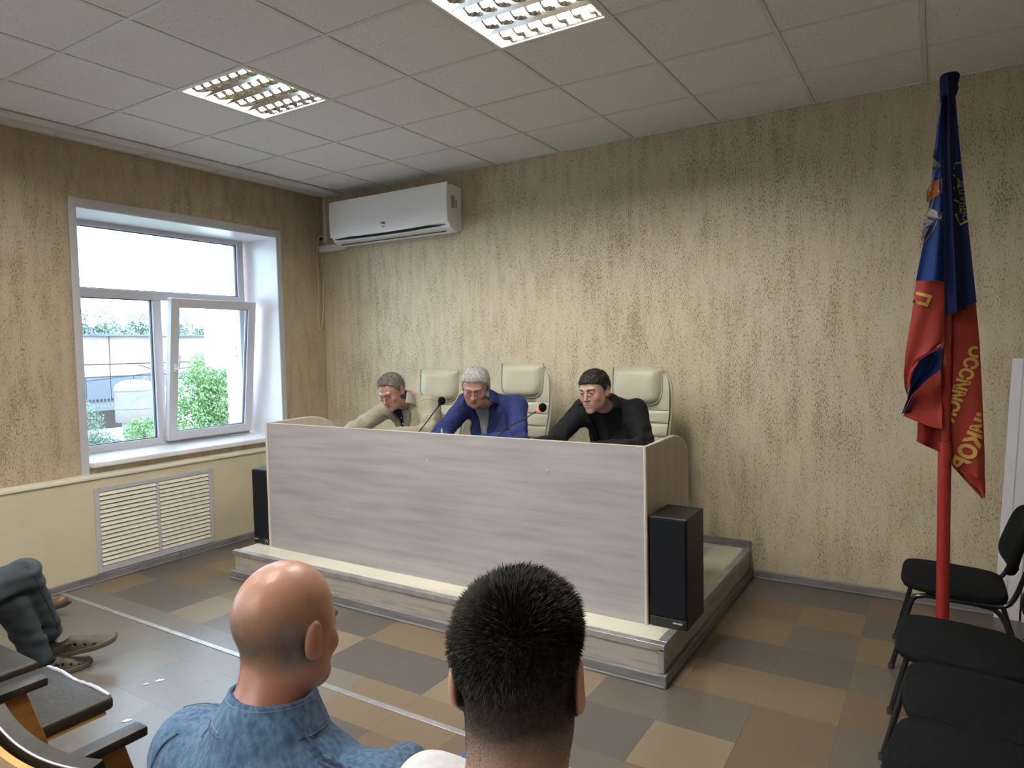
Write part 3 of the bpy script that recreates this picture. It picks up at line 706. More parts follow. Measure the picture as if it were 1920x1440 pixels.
def visitor_chair():
    c = empty('visitor_chair', (0, 0, 0))
    # seat x -.22..+.20 , front at -x
    def so(t):
        u, v = sup(t, .215, .225, .42)
        if u < 0: v *= 1-.06*(-u/.215)
        return (u-.0, v)
    b = B(); r, a = rounded_pad(b, so, .055); pad_mesh(b, r, a, lambda u, v, w: Vector((u, v, .415+w-.012*(u/.2)*1.0))); b.obj('seat', M['blackfab'], c, smooth=True)
    th = math.radians(16)
    def bo(t):
        u, v = sup(t, .235, .15, .5)
        return (u*(1-.14*((v+.15)/.3)), v)
    b = B(); r, a = rounded_pad(b, bo, .04, bulge=.008)
    def mb(u, v, w):
        bend = .05*(u/.235)**2
        z = .655+v*math.cos(th)+w*math.sin(th)*0; x = .275+v*math.sin(th)*1.0-w-bend
        return Vector((x, u, z))
    pad_mesh(b, r, a, mb); b.obj('backrest', M['blackfab'], c, smooth=True)
    for s in (-1, 1):
        y = s*.19
        b = B(); b.tube(bez([(-.245, y, .012), (-.20, y, .20), (-.165, y, .345), (-.125, y, .378), (-.05, y, .380), (.12, y, .372), (.17, y, .352), (.205, y, .29), (.245, y, .15), (.285, y, .012)], 6), .0115, 10); b.obj('leg', M['tubeblk'], c, smooth=True)
        b = B(); b.lathe([(.014, 0), (.0145, .02), (.012, .024)], 12, (-.247, y, 0)); b.obj('foot_cap', M['rubber'], c, smooth=True); b = B(); b.lathe([(.014, 0), (.0145, .02), (.012, .024)], 12, (.288, y, 0)); b.obj('foot_cap', M['rubber'], c, smooth=True)
    for s in (-1, 1):
        y = s*.213
        b = B(); b.tube(bez([(-.06, y-.0*s, .385), (.10, y, .385), (.185, y, .390), (.225, y, .43), (.262, y, .54), (.300, y, .66), (.326, y*.97, .76), (.325, y*.85, .80)], 6), .0105, 10); b.obj('back_upright', M['tubeblk'], c, smooth=True)
    b = B(); b.tube([(-.10, -.2, .380), (-.10, .2, .380)], .009, 8); b.tube([(.10, -.2, .378), (.10, .2, .378)], .009, 8); b.obj('crossbar', M['tubeblk'], c, smooth=True)
    return c
vc = visitor_chair()
for k, (x, y, rz, lb) in enumerate(((5.16, -.83, 0, 'black padded tube-frame chair nearest the back wall, behind the red pole'),
        (5.175, -1.68, -.02, 'black tube-frame chair just in front of the flag pole, second from the back wall'),
        (5.215, -2.15, 0, 'black tube-frame chair third from the back wall, seat overlapping the second'),
        (5.19, -2.585, -.10, 'black tube-frame chair nearest the camera, cut by the lower right corner'))):
    o = vc if k == 0 else dup_tree(vc); o.location = (x, y, 0); o.rotation_euler = (0, 0, rz); tag(o, lb, 'chair', 'black chairs along the right side')
# ================================================================== AUDITORIUM SEATS
def aud_seat(x, empty_):
    """one folding seat between x and x+.53 (right armrest and side panel belong to it)"""
    c = empty('auditorium_seat', (x, -3.77, 0)); w = .53
    b = B(); b.prism([(.03, .0), (-.36, 0), (-.40, .25), (-.36, .60), (-.05, .60), (.0, .42)], w-.014, w+.014, ax=0, bev=.003); b.obj('side_panel', M['wood'], c)
    b = B(); b.box((w-.026, -.40, .598), (w+.026, .005, .625), .006, 2); b.obj('armrest', M['armrest'], c, smooth=True)
    b = B(); b.box((.03, -.32, .405), (w-.04, .225, .45), .014, 3); st_ = b.obj('seat', M['dkseat'], c, smooth=True)
    b = B(); b.tube(bez([(.045, .219, .447), (.14, .222, .450), (.25, .216, .448), (.36, .223, .450), (w-.06, .219, .447)], 5), [.004+.003*abs(math.sin(k*1.7)) for k in range(21)], 8); b.obj('seat_piping', M['piping'], st_, smooth=True)
    b = B(); b.box((.035, -.30, .393), (w-.045, .20, .406), .003); b.obj('seat_board', M['woodlt'], c)
    R = Matrix.Rotation(math.radians(12), 4, 'X')
    def bk(y0, n, m, dz, th, z0=.40, z1=.845, ins=0):
        b = B()
        def f(u, v):
            zc = z0+(z1-z0)*v
            zt = zc - (.018*(1-(2*u-1)**2) if v > .9 else 0)
            return (.045+ins+(w-.10-2*ins)*u, -.275+y0-(zt-.4)*.17-.018*(1-(2*u-1)**2), zt)
        b.grid(f, 16, 12, th); return b.obj(n, m, c, smooth=True), f
    bkp, _ = bk(-.03, 'back_board', M['woodlt'], 0, .012, .38, .835)
    bc, f = bk(.0, 'back_cushion', M['dkseat'], 0, .03, .43, .84, .01)
    b = B(); b.tube([Vector(f(k/16, 1))+Vector((0, .0, .002)) for k in range(17)], .002, 6); b.obj('piping', M['piping'], bc, smooth=True)  # pale tube draws the highlight along the top of the back
    return c
sl = {1.22: 'dark folding seat occupied by the man with crossed legs', 1.75: 'dark folding seat at the left picture edge, right of the crossed legs',
      2.28: 'empty dark folding seat with torn pale piping and worn black armrest', 2.80: 'folded-up dark seat between the two black armrests at lower left',
      3.335: 'seat with curved back and painted edge highlight cut by the lower left corner', 3.87: 'folding seat occupied by the bald man in denim', 4.40: 'folding seat occupied by the young man in the white shirt'}
DELP = []
a0 = None
for k, x in enumerate((1.22, 1.75, 2.27, 2.80, 3.333, 3.87, 4.40)):
    if a0 is None: a0 = aud_seat(x, True); o = a0
    else: o = dup_tree(a0); o.location.x = x
    tag(o, list(sl.values())[k], 'seat', 'row of folding auditorium seats')
    if k in (3, 4):                           # folded-up seats
        Rf = Matrix.Rotation(math.radians(78), 3, 'X'); pv = Vector((0, -.27, .43))
        for c_ in o.children:
            if c_.name.split('.')[0] in ('seat', 'seat_board'): c_.rotation_euler = (math.radians(78), 0, 0); c_.location = pv-Rf@pv+Vector((0, .0, -.33))
    if k != 2:
        for c_ in list(o.children):
            for d_ in list(c_.children):
                if d_.name.startswith('seat_piping'): DELP.append(d_)
for d_ in DELP: bpy.data.objects.remove(d_)
# ================================================================== FLAG
FY = -1.25; KF = .77                      # the pole stands in the gap between the first two chairs
def fz(py): return at(1774, py, 1, FY).z
def fp2(px, py): p = at(px, py, 1, FY); return (p.x, p.z)
fg = empty('flag', (at(1772, 800, 1, FY).x, -.17, 0), label='tall blue and red banner with yellow lettering furled on a red pole', cat='flag'); FO = Vector(fg.location)
b = B(); b.lathe([(.0245, 0), (.0255, .01), (.0255, fz(830)), (.0205, fz(829)), (.0205, fz(695)), (.0222, fz(694)), (.0222, fz(676)), (.0205, fz(675)), (.0205, fz(588))], 20); b.obj('pole', M['red'], fg, smooth=True)
b = B(); b.lathe([(.016, fz(588)), (.016, fz(160)), (.010, fz(158))], 14); b.obj('upper_pole', M['steel'], fg, smooth=True)
b = B(); b.lathe([(.045, 0), (.045, .012), (.034, .02), (.030, .05), (.0268, .05)], 24); b.obj('pole_base', M['rubber'], fg, smooth=True)
def lobe(name, left, right, yfun, m, th=.003, nu=16, nv=60, par=fg):
    """left/right: lists of (px,py) from top to bottom; interpolated by relative arc position"""
    Lp = [fp2(*p) for p in left]; Rp = [fp2(*p) for p in right]
    def along(P, v):
        d = [0]
        for i in range(1, len(P)): d.append(d[-1]+math.hypot(P[i][0]-P[i-1][0], P[i][1]-P[i-1][1]))
        s = v*d[-1]; return np.interp(s, d, [p[0] for p in P]), np.interp(s, d, [p[1] for p in P])
    b = B()
    def f(u, v):
        a = along(Lp, v); c = along(Rp, v); x = a[0]+(c[0]-a[0])*u; z = a[1]+(c[1]-a[1])*u
        return (x-FO.x, yfun(u, v, x, z)-FO.y, z)
    b.grid(f, nu, nv, th); return b.obj(name, m, par, smooth=True)
# right lobe (behind): blue above, red below
yr = lambda u, v, x, z: -.140-.030*math.sin(PI*min(max(u, 0), 1))-.010*math.sin(u*7+v*2)*(.3+v)
lobe('flag_cloth', [(1776, 160), (1776, 590)], [(1790, 160), (1797, 250), (1806, 340), (1816, 430), (1826, 520), (1831, 566)], yr, M['fl_blue'])
lobe('flag_cloth', [(1774, 588), (1772, 760), (1780, 866), (1791, 882)], [(1831, 566), (1838, 640), (1843, 740), (1848, 860), (1848, 905)], yr, M['fl_red'], nu=20)
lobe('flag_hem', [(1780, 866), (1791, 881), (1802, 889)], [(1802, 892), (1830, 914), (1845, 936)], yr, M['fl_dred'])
lobe('flag_cloth', [(1791, 882), (1843, 938)], [(1848, 903), (1847, 935)], yr, M['fl_red'])
# centre fold over the pole
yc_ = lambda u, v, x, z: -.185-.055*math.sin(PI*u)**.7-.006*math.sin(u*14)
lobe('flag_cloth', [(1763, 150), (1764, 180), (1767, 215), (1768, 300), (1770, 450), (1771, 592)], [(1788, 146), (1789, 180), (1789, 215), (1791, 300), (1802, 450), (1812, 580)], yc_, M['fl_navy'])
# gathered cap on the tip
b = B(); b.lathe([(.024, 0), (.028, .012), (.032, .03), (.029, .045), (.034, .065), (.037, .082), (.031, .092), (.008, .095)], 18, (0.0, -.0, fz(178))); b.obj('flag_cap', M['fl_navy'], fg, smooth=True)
# left lobe
yl = lambda u, v, x, z: -.225-.030*math.sin(PI*u)-.014*math.sin(u*7+v*3)*(.3+v)
lobe('flag_cloth', [(1766, 185), (1757, 240), (1749, 320), (1741, 400), (1729, 470), (1718, 527)], [(1769, 185), (1768, 300), (1769, 400), (1770, 529)], yl, M['fl_blue'])
lobe('flag_cloth', [(1718, 527), (1713, 570), (1705, 620), (1698, 665), (1695, 700), (1697, 725), (1702, 740)], [(1770, 529), (1771, 570), (1770, 610), (1769, 640), (1752, 654), (1727, 668), (1712, 680)], yl, M['fl_red'], nu=18)
lobe('flag_hem', [(1769, 638), (1762, 648), (1740, 660), (1716, 674), (1711, 682)], [(1769, 642), (1764, 652), (1742, 664), (1720, 678), (1712, 690)], lambda u, v, x, z: -.262, M['fl_dred'], nu=2)
yl2 = lambda u, v, x, z: -.205-.020*math.sin(u*6+v*3)
lobe('flag_cloth', [(1711, 680), (1707, 720), (1702, 750), (1692, 776)], [(1764, 648), (1763, 690), (1733, 716), (1700, 772)], yl2, M['fl_blue'])
lobe('flag_cloth', [(1763, 690), (1735, 715), (1712, 738), (1696, 772)], [(1766, 770), (1765, 803), (1742, 798), (1694, 779)], lambda u, v, x, z: -.212-.018*math.sin(u*6+v*3), M['fl_red'])
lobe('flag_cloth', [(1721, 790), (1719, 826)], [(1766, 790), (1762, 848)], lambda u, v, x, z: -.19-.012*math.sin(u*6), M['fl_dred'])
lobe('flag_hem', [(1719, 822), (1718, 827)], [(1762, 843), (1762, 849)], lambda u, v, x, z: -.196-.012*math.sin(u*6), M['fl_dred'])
# ---- printed lettering and emblem
CLOTH = []
for o in fg.children:
    if o.name.startswith('flag_cloth'):
        CLOTH.append(BVHTree.FromPolygons([v.co+FO for v in o.data.vertices], [tuple(p.vertices) for p in o.data.polygons]))
def surf(x, z, default, side=None):           # y just in front of the cloth seen from the room
    best = None
    for t in (CLOTH if side is None else [CLOTH[k] for k in side]):
        h = t.ray_cast(Vector((x, -1, z)), Vector((0, 1, 0)))
        if h[0] is not None and (best is None or h[0].y < best): best = h[0].y
    return (best if best is not None else default)-.0025
def on_flag(me, yv):
    pass
def clip(me, p, q, keep):            # bisect with the vertical plane through the line p-q (x,z)
    bm = bmesh.new(); bm.from_mesh(me); d = Vector((q[0]-p[0], 0, q[1]-p[1])); n = Vector((d.z, 0, -d.x)).normalized()*keep
    bmesh.ops.bisect_plane(bm, geom=bm.verts[:]+bm.edges[:]+bm.faces[:], plane_co=(p[0], 0, p[1]), plane_no=n, clear_outer=True); bm.to_mesh(me); bm.free()
def flag_text(body, start, direction, size, m, yv, flip=True, clips=(), squash=1.0, bold=.004, side=None):
    p = fp2(*start); e = fp2(start[0]+direction[0], start[1]+direction[1]); d = Vector((e[0]-p[0], 0, e[1]-p[1])).normalized()
    up = Vector((-d.z, 0, d.x))                      # normal reading 'up'
    if flip: up = -up
    size *= KF; bold *= KF
    mt = Matrix(((d.x, up.x*squash, 0, p[0]), (0, 0, 1, 0), (d.z, up.z*squash, 0, p[1]), (0, 0, 0, 1)))
    o = text_mesh(body, size, m, 'lettering', None, mt, ext=.0015, bold=bold)
    me = o.data
    for v in me.vertices: v.co.y = v.co.y*1.0
    for c in clips: clip(me, fp2(*c[0]), fp2(*c[1]), c[2])
    bm = bmesh.new(); bm.from_mesh(me)
    for _ in range(4):
        es = [e for e in bm.edges if e.calc_length() > .012]
        if not es: break
        bmesh.ops.subdivide_edges(bm, edges=es, cuts=1); bmesh.ops.triangulate(bm, faces=bm.faces[:])
    bm.to_mesh(me); bm.free()
    for v in me.vertices:
        xx, zz = v.co.x, v.co.z
        v.co.x -= FO.x; v.co.y = surf(xx, zz, yv, side) - .0015 + v.co.y*.3 - FO.y
    o.parent = fg; return o
RE = ((1831, 566), (1848, 880), 1)
flag_text('ОССИЙСК', (1847, 653), (-54, 127), .086, M['fl_yel'], -.176, side=(1, 2), clips=[((1830, 566), (1846, 880), -1)], bold=.004)
flag_text('НИКОВ', (1876, 768), (-58, 108), .110, M['fl_yel'], -.176, side=(1, 2), clips=[((1830, 566), (1846, 880), -1)], bold=.005)
flag_text('П', (1711, 570), (18, -42), .10, M['fl_yel'], -.262, clips=[((1718, 527), (1705, 620), 1)], bold=.004)
flag_text('ИДАРНО', (1808, 334), (9, 72), .052, M['fl_ygr'], -.17, side=(0,), clips=[((1806, 340), (1826, 520), -1)], squash=.75, bold=.001)
def stroke(pts, w, m, name='emblem', yv=-.222, closed=False):
    P_ = [fp2(*p) for p in pts]; b = B(); w = w*KF
    if closed: P_.append(P_[0])
    for i in range(len(P_)-1):
        a = Vector((P_[i][0], 0, P_[i][1])); c = Vector((P_[i+1][0], 0, P_[i+1][1])); d = (c-a).normalized(); n = Vector((-d.z, 0, d.x))*w/2; e = d*w*.4
        vs = [b.bm.verts.new(Vector((q.x-FO.x, surf(q.x, q.z, yv)+(yv+.222 if yv > -.24 else yv+.258)*.5-FO.y, q.z))) for q in (a-e+n, c+e+n, c+e-n, a-e-n)]; b.bm.faces.new(vs)
    me_ = b.mesh(name); return link(name, me_, m, fg)
def fillp(pts, m, yv=-.2215, name='emblem'):
    b = B(); b.bm.faces.new([b.bm.verts.new(Vector((fp2(*p)[0]-FO.x, surf(fp2(*p)[0], fp2(*p)[1], yv)+(yv+.222 if yv > -.24 else yv+.258)*.5-FO.y, fp2(*p)[1]))) for p in pts]); return link(name, b.mesh(name), m, fg)
YL = -.258
stroke([(1803, 307), (1792, 308), (1789, 318)], .008, M['fl_ygr'], yv=-.226)
stroke([(1788, 331), (1798, 336), (1796, 352), (1789, 355)], .009, M['fl_ygr'], yv=-.226)
stroke([(1790, 378), (1796, 379), (1802, 394), (1792, 405), (1801, 421), (1815, 416)], .009, M['fl_ygr'], yv=-.226)
stroke([(1753, 286), (1750, 303), (1757, 311), (1766, 307)], .008, M['fl_ygr'], yv=YL)
fillp([(1748, 350), (1752, 336), (1747, 338), (1740, 372), (1745, 360)], M['fl_white'], YL)
fillp([(1766, 339), (1755, 343), (1745, 352), (1738, 366), (1737, 384), (1748, 374), (1758, 369), (1766, 366)], M['fl_orange'], YL-.001)
stroke([(1766, 339), (1755, 343), (1745, 352), (1738, 366)], .004, M['fl_yel'], yv=YL-.002); stroke([(1738, 384), (1748, 375), (1758, 370), (1766, 366)], .004, M['fl_yel'], yv=YL-.002)
flag_text('РОС', (1764, 363), (-28, 14), .062, M['fl_yel'], YL-.004, flip=True, bold=0.001, clips=[((1749, 320), (1733, 440), 1)])
flag_text('ЭЕ', (1746, 322), (9, -10), .034, M['fl_ygr'], YL-.004, flip=True, bold=0)
fillp([(1744, 394), (1765, 403), (1763, 414), (1737, 408)], M['fl_white'], YL)
stroke([(1744, 394), (1765, 403), (1765, 417), (1736, 409)], .006, M['fl_ygr'], yv=YL-.002, closed=True)
stroke([(1746, 394), (1752, 372)], .005, M['fl_ygr'], yv=YL-.002); stroke([(1745, 348), (1751, 336)], .004, M['fl_ygr'], yv=YL-.002)
fillp([(1732, 412), (1752, 417), (1742, 430), (1734, 446), (1727, 456), (1730, 435)], M['fl_white'], YL)
for q in ((1745, 421, 1733, 424), (1745, 427, 1736, 430), (1743, 434, 1736, 436), (1740, 440, 1735, 441)): stroke([(q[0], q[1]), (q[2], q[3])], .0045, M['fl_blue'], yv=YL-.002)
stroke([(1757, 418), (1753, 428), (1748, 437), (1741, 446), (1734, 456), (1726, 462)], .004, M['fl_ygr'], yv=YL-.002)
fg.location.y = FY+.03
# ================================================================== OUTSIDE
gm = mat('yard_concrete', (.42, .41, .38), .9, var=(.36, .35, .32), vs=3)
b = B(); b.box((-90, -40, -4.2), (-.7, 70, -4)); struct('ground', b, gm)
fac = mat('pinkish_concrete', (.30, .245, .22), .8, var=(.25, .20, .18), vs=1.2, stretch=(1, 1, .4)); grey = mat('grey_band_panels', (.11, .12, .145), .7)
hb = empty('factory_building', (-26, 14, -4), label='long pale pink factory building with grey band beyond the yard', cat='building'); hbo = Vector(hb.location)
def hbx(n, lo, hi, m): b = B(); b.box(Vector(lo)-hbo, Vector(hi)-hbo, .01); return b.obj(n, m, hb)
y = 2.0; k = 0
while y < 34:
    hbx('wall_panel', (-25.2, y, 1.25), (-25, y+2.96, 2.42), fac); hbx('wall_panel', (-25.25, y, .72), (-25.02, y+2.96, 1.22), fac); y += 3
hbx('wall', (-36, 2, -4), (-25.3, 34, 2.40), fac); hbx('parapet_cap', (-36, 2, 2.42), (-24.9, 34, 2.52), grey)
y = 2.0
while y < 34: hbx('band_panel', (-25.26, y, -.25), (-25.05, y+.98, .70), grey); y += 1
hbx('canopy', (-25.2, 8, -.55), (-22.5, 14, -.38), grey)
for k in range(22): hbx('railing_bar', (-22.6, 8.1+k*.14, -.38), (-22.57, 8.14+k*.14, .02), grey)
for y in (8.6, 10.2, 11.9): hbx('canopy_post', (-22.7, y, -4), (-22.55, y+.14, -.55), grey)
lowb = mat('low_brick_white', (.30, .30, .31), .85, var=(.24, .24, .25), vs=20)
lb_ = empty('annex_building', (-19.5, 9, -4), label='low white brick annex standing below the tank', cat='building')
b = B(); b.box((-2, -5, 0), (2.4, 9, 2.85)); b.obj('wall', lowb, lb_)
rs = [(2.4, .0+.27*i, .12+.14*j) for i in range(-18, 33) for j in range(20)]
b = B(); [b.box((2.4, y+(.13 if int(round(z/.14)) % 2 else 0), z), (2.415, y+.25+(.13 if int(round(z/.14)) % 2 else 0), z+.12)) for _, y, z in rs]; o = b.obj('brick_courses', lowb, lb_, kind='stuff')
tk = empty('metal_tank', (-16, 6.98, -4), label='weathered grey cylindrical tank on a louvred base outside the window', cat='tank')
tm = mat('weathered_grey_metal', (.17, .175, .21), .6, .1, var=(.20, .165, .155), vs=3, stretch=(1, 1, .5), detail=6)
b = B(); b.lathe([(.54, 3.55), (.56, 3.58), (.56, 3.95), (.575, 3.96), (.575, 4.0), (.56, 4.01), (.56, 4.50), (.575, 4.51), (.575, 4.56), (.56, 4.57)], 32); b.obj('tank_body', tm, tk, smooth=True)
b = B(); b.lathe([(.565, 4.57), (.56, 4.64), (.50, 4.72), (.38, 4.79), (.2, 4.83), (.02, 4.84)], 32); b.obj('tank_dome', mat('rusty_dome', (.42, .36, .35), .7, var=(.5, .45, .45), vs=6), tk, smooth=True)
b = B(); b.box((-.25, -.30, 0), (.2, .30, 3.55)); ls = b.obj('louvred_base', lowb, tk)
for k in range(22):
    b = B(); b.box((.2, -.16, 2.2+k*.06), (.22, .16, 2.235+k*.06)); b.obj('louvre', M['dark'], ls)
b = B(); b.tube([(0, .3, 4.80), (0, .33, 4.92), (0, .40, 4.92), (0, .41, 4.80)], .02, 8); b.obj('lifting_eye', tm, tk)
t2 = empty('domed_tank', (-16.5, 8.9, -4), label='second tank with rusty pink dome partly behind the foliage', cat='tank')
b = B(); b.lathe([(.62, 0), (.62, 4.35), (.58, 4.5), (.42, 4.66), (.2, 4.74), (.02, 4.76)], 28); b.obj('tank_body', mat('rusty_pink', (.42, .33, .31), .7, var=(.5, .42, .4), vs=5), t2, smooth=True)
fl = empty('floodlight', (-24.5, 10.05, 2.5), label='round floodlight on a short mast above the factory roof', cat='lamp')
b = B(); b.tube([(0, 0, 0), (0, 0, .35)], .03, 8); b.obj('mast', grey, fl); b = B(); b.lathe([(.19, 0), (.21, .03), (.13, .13), (.03, .16)], 20, (0, 0, .5), ax=0); b.obj('reflector', M['white'], fl, smooth=True); b = B(); b.lathe([(.17, .0), (.17, -.01), (.02, -.012)], 20, (.01, 0, .5), ax=0); b.obj('lens', tm, fl)
wires = tag((lambda b: (b.tube(bez([(-15, 1.5, .65), (-15, 5.8, .95), (-15, 9.5, 1.3), (-15, 14, 1.55)], 8), .012, 5), b)[1])(B()).obj('overhead_wire', M['rubber']), 'sagging black wire crossing in front of the factory wall', 'wire')
wires = tag((lambda b: (b.tube(bez([(-12, 4.9, 1.35), (-12, 6.5, .75), (-12, 8.5, -.1)], 8), .010, 5), b)[1])(B()).obj('overhead_wire', M['rubber']), 'black wire slanting down behind the open sash', 'wire')
# side wing of our own building with a white cabinet
wg = empty('brick_wing', (-4.0, 2.34, -4), label='pale brick wing of the building seen at the right edge of the panes', cat='building')
b = B(); b.box((-.55, -.22, 0), (1.8, 1.2, 8)); b.obj('wall', brick_mat, wg)
b = B()
for j in range(100):
    for i in range(9): b.box((-.55+i*.262+(.13 if j % 2 else 0), -.235, .01+j*.08), (-.55+i*.262+.25+(.13 if j % 2 else 0), -.22, .075+j*.08))
b.obj('brick_courses', brick_mat, wg, kind='stuff')
cb_ = empty('outdoor_cabinet', (-4.0, 1.52, 1.40), label='white wall cabinet with cables hung outside on the brick wing', cat='cabinet')
b = B(); b.box((-.22, 0, 0), (.16, .44, .86), .01, 2); b.obj('body', M['white'], cb_)
for k in range(3): b = B(); b.box((.16, .12+k*.10, .22), (.166, .125+k*.10, .62)); b.obj('groove', grey, cb_)
b = B(); b.box((.16, .25, .10), (.20, .37, .30), .01); b.ico((.19, .34, .36), .05, 2); b.obj('lamp_head', M['dark'], cb_)
b = B(); b.tube(bez([(.15, .05, .80), (.19, .15, .68), (.19, .30, .64), (.17, .43, .65)], 6), .010, 6); b.obj('cable', M['casing'], cb_)
b = B(); b.box((-.2, .1, -.04), (.2, .62, 0)); b.obj('bracket', M['casing'], cb_)
b = B(); b.box((-.2, .44, .1), (.0, .60, .76)); b.obj('wall_mount', M['casing'], cb_)
# ---- trees
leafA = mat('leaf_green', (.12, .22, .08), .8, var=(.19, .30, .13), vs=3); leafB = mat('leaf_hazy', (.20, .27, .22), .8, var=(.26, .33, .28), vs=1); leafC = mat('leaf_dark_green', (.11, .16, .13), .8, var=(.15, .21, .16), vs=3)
bark = mat('bark', (.12, .10, .08), .9)
def tree(base, blobs, leaf, n, ls, m, label, seed, cat='tree', trunk=.12, name='tree'):
    t = empty(name, base, label=label, cat=cat, group='trees outside the window'); rng = np.random.RandomState(seed)
    b = B(); top = Vector(blobs[0][:3]); b.tube([(0, 0, 0), (top.x*.4, top.y*.4, top.z*.55), (top.x, top.y, top.z)], [trunk, trunk*.7, trunk*.3], 8)
    for q in blobs[1:]: b.tube([(top.x*.35, top.y*.35, top.z*.45), (q[0], q[1], q[2])], [trunk*.4, trunk*.12], 6)
    b.obj('trunk', bark, t)
    V = []; Fc = []
    tot = sum(q[3]**2 for q in blobs)
    for q in blobs:
        k = int(n*q[3]**2/tot); d = rng.normal(size=(k, 3)); d /= np.linalg.norm(d, axis=1)[:, None]; r = q[3]*rng.uniform(.35, 1.05, k)**.6
        # clumps
        c = np.array(q[:3])+d*r[:, None]*np.array([1, 1, q[4] if len(q) > 4 else 1])
        a = rng.normal(size=(k, 3)); a /= np.linalg.norm(a, axis=1)[:, None]; bb = np.cross(a, rng.normal(size=(k, 3))); bb /= np.linalg.norm(bb, axis=1)[:, None]
        s = ls*rng.uniform(.6, 1.3, k)[:, None]; i0 = len(V)*0
        quad = np.stack([c-a*s, c+bb*s*.5, c+a*s, c-bb*s*.5], 1)
        V.append(quad.reshape(-1, 3))
    V = np.concatenate(V); nq = len(V)//4
    me = bpy.data.meshes.new('foliage'); me.from_pydata(V.tolist(), [], np.arange(nq*4).reshape(-1, 4).tolist())
    link('foliage', me, m, t, kind='stuff'); return t
tree((-9, 4.9, -4), [(0, 0, 5.15, .55), (-.1, -.35, 4.7, .55), (.1, .25, 4.4, .75), (0, -.6, 4.0, .65), (0, .3, 3.7, .8), (.1, -1.1, 3.7, .5), (0, -.5, 3.2, .8), (0, .3, 2.8, .8)], None, 30000, .034, leafA, 'leafy bright green tree outside the open sash', 1)
tree((-11, 4.35, -4), [(0, 0, 3.7, .42), (0, .35, 3.2, .5), (.1, 0, 2.8, .5)], None, 7000, .032, leafA, 'small bright green bush at the foot of the tank', 2)
tree((-7.0, 4.3, -4), [(0, 0, 3.9, .5), (.1, .3, 3.3, .6), (0, .7, 3.7, .55), (0, .1, 2.6, .6)], None, 12000, .034, leafC, 'dark green shrub below the white cabinet', 7)
tree((-12.5, 3.75, -4), [(0, 0, 3.9, .45, 1.4), (.1, .35, 3.2, .5), (0, -.2, 2.6, .6), (0, .5, 2.4, .5)], None, 10000, .032, leafC, 'feathery conifer at the left edge of the window', 3)
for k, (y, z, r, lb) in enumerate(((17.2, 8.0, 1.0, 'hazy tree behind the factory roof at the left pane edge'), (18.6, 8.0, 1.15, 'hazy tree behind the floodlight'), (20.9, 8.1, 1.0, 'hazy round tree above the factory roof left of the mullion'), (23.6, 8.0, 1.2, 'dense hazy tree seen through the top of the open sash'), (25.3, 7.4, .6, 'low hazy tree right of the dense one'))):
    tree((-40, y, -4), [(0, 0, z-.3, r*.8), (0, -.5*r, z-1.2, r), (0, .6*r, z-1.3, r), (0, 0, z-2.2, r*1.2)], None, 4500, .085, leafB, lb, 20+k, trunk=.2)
# ================================================================== SDF MODELLING (bodies and clothes as continuous surfaces)
f4 = np.float32
def V3(*a): return np.array(a, dtype=f4)
def ell(P, c, r):
    q = (P-V3(*c))/V3(*r); k0 = np.sqrt((q*q).sum(1))+1e-6; q2 = q/V3(*r); k1 = np.sqrt((q2*q2).sum(1))+1e-6
    return k0*(k0-1)/k1
def cap(P, a, b, ra, rb=None):
    a = V3(*a); b = V3(*b); rb = ra if rb is None else rb; ba = b-a; pa = P-a
    h = np.clip((pa@ba)/max(float(ba@ba), 1e-9), 0, 1)
    return np.sqrt(((pa-h[:, None]*ba)**2).sum(1)) - (ra+(rb-ra)*h)
def rbox(P, c, h, r):
    q = np.abs(P-V3(*c))-(V3(*h)-r); return np.sqrt((np.maximum(q, 0)**2).sum(1))+np.minimum(q.max(1), 0)-r
def smin(a, b, k):
    h = np.maximum(k-np.abs(a-b), 0)/k; return np.minimum(a, b)-h*h*k*.25
def smax(a, b, k): return -smin(-a, -b, k)
def U(k, *ds):
    r = ds[0]
    for d in ds[1:]: r = smin(r, d, k)
    return r
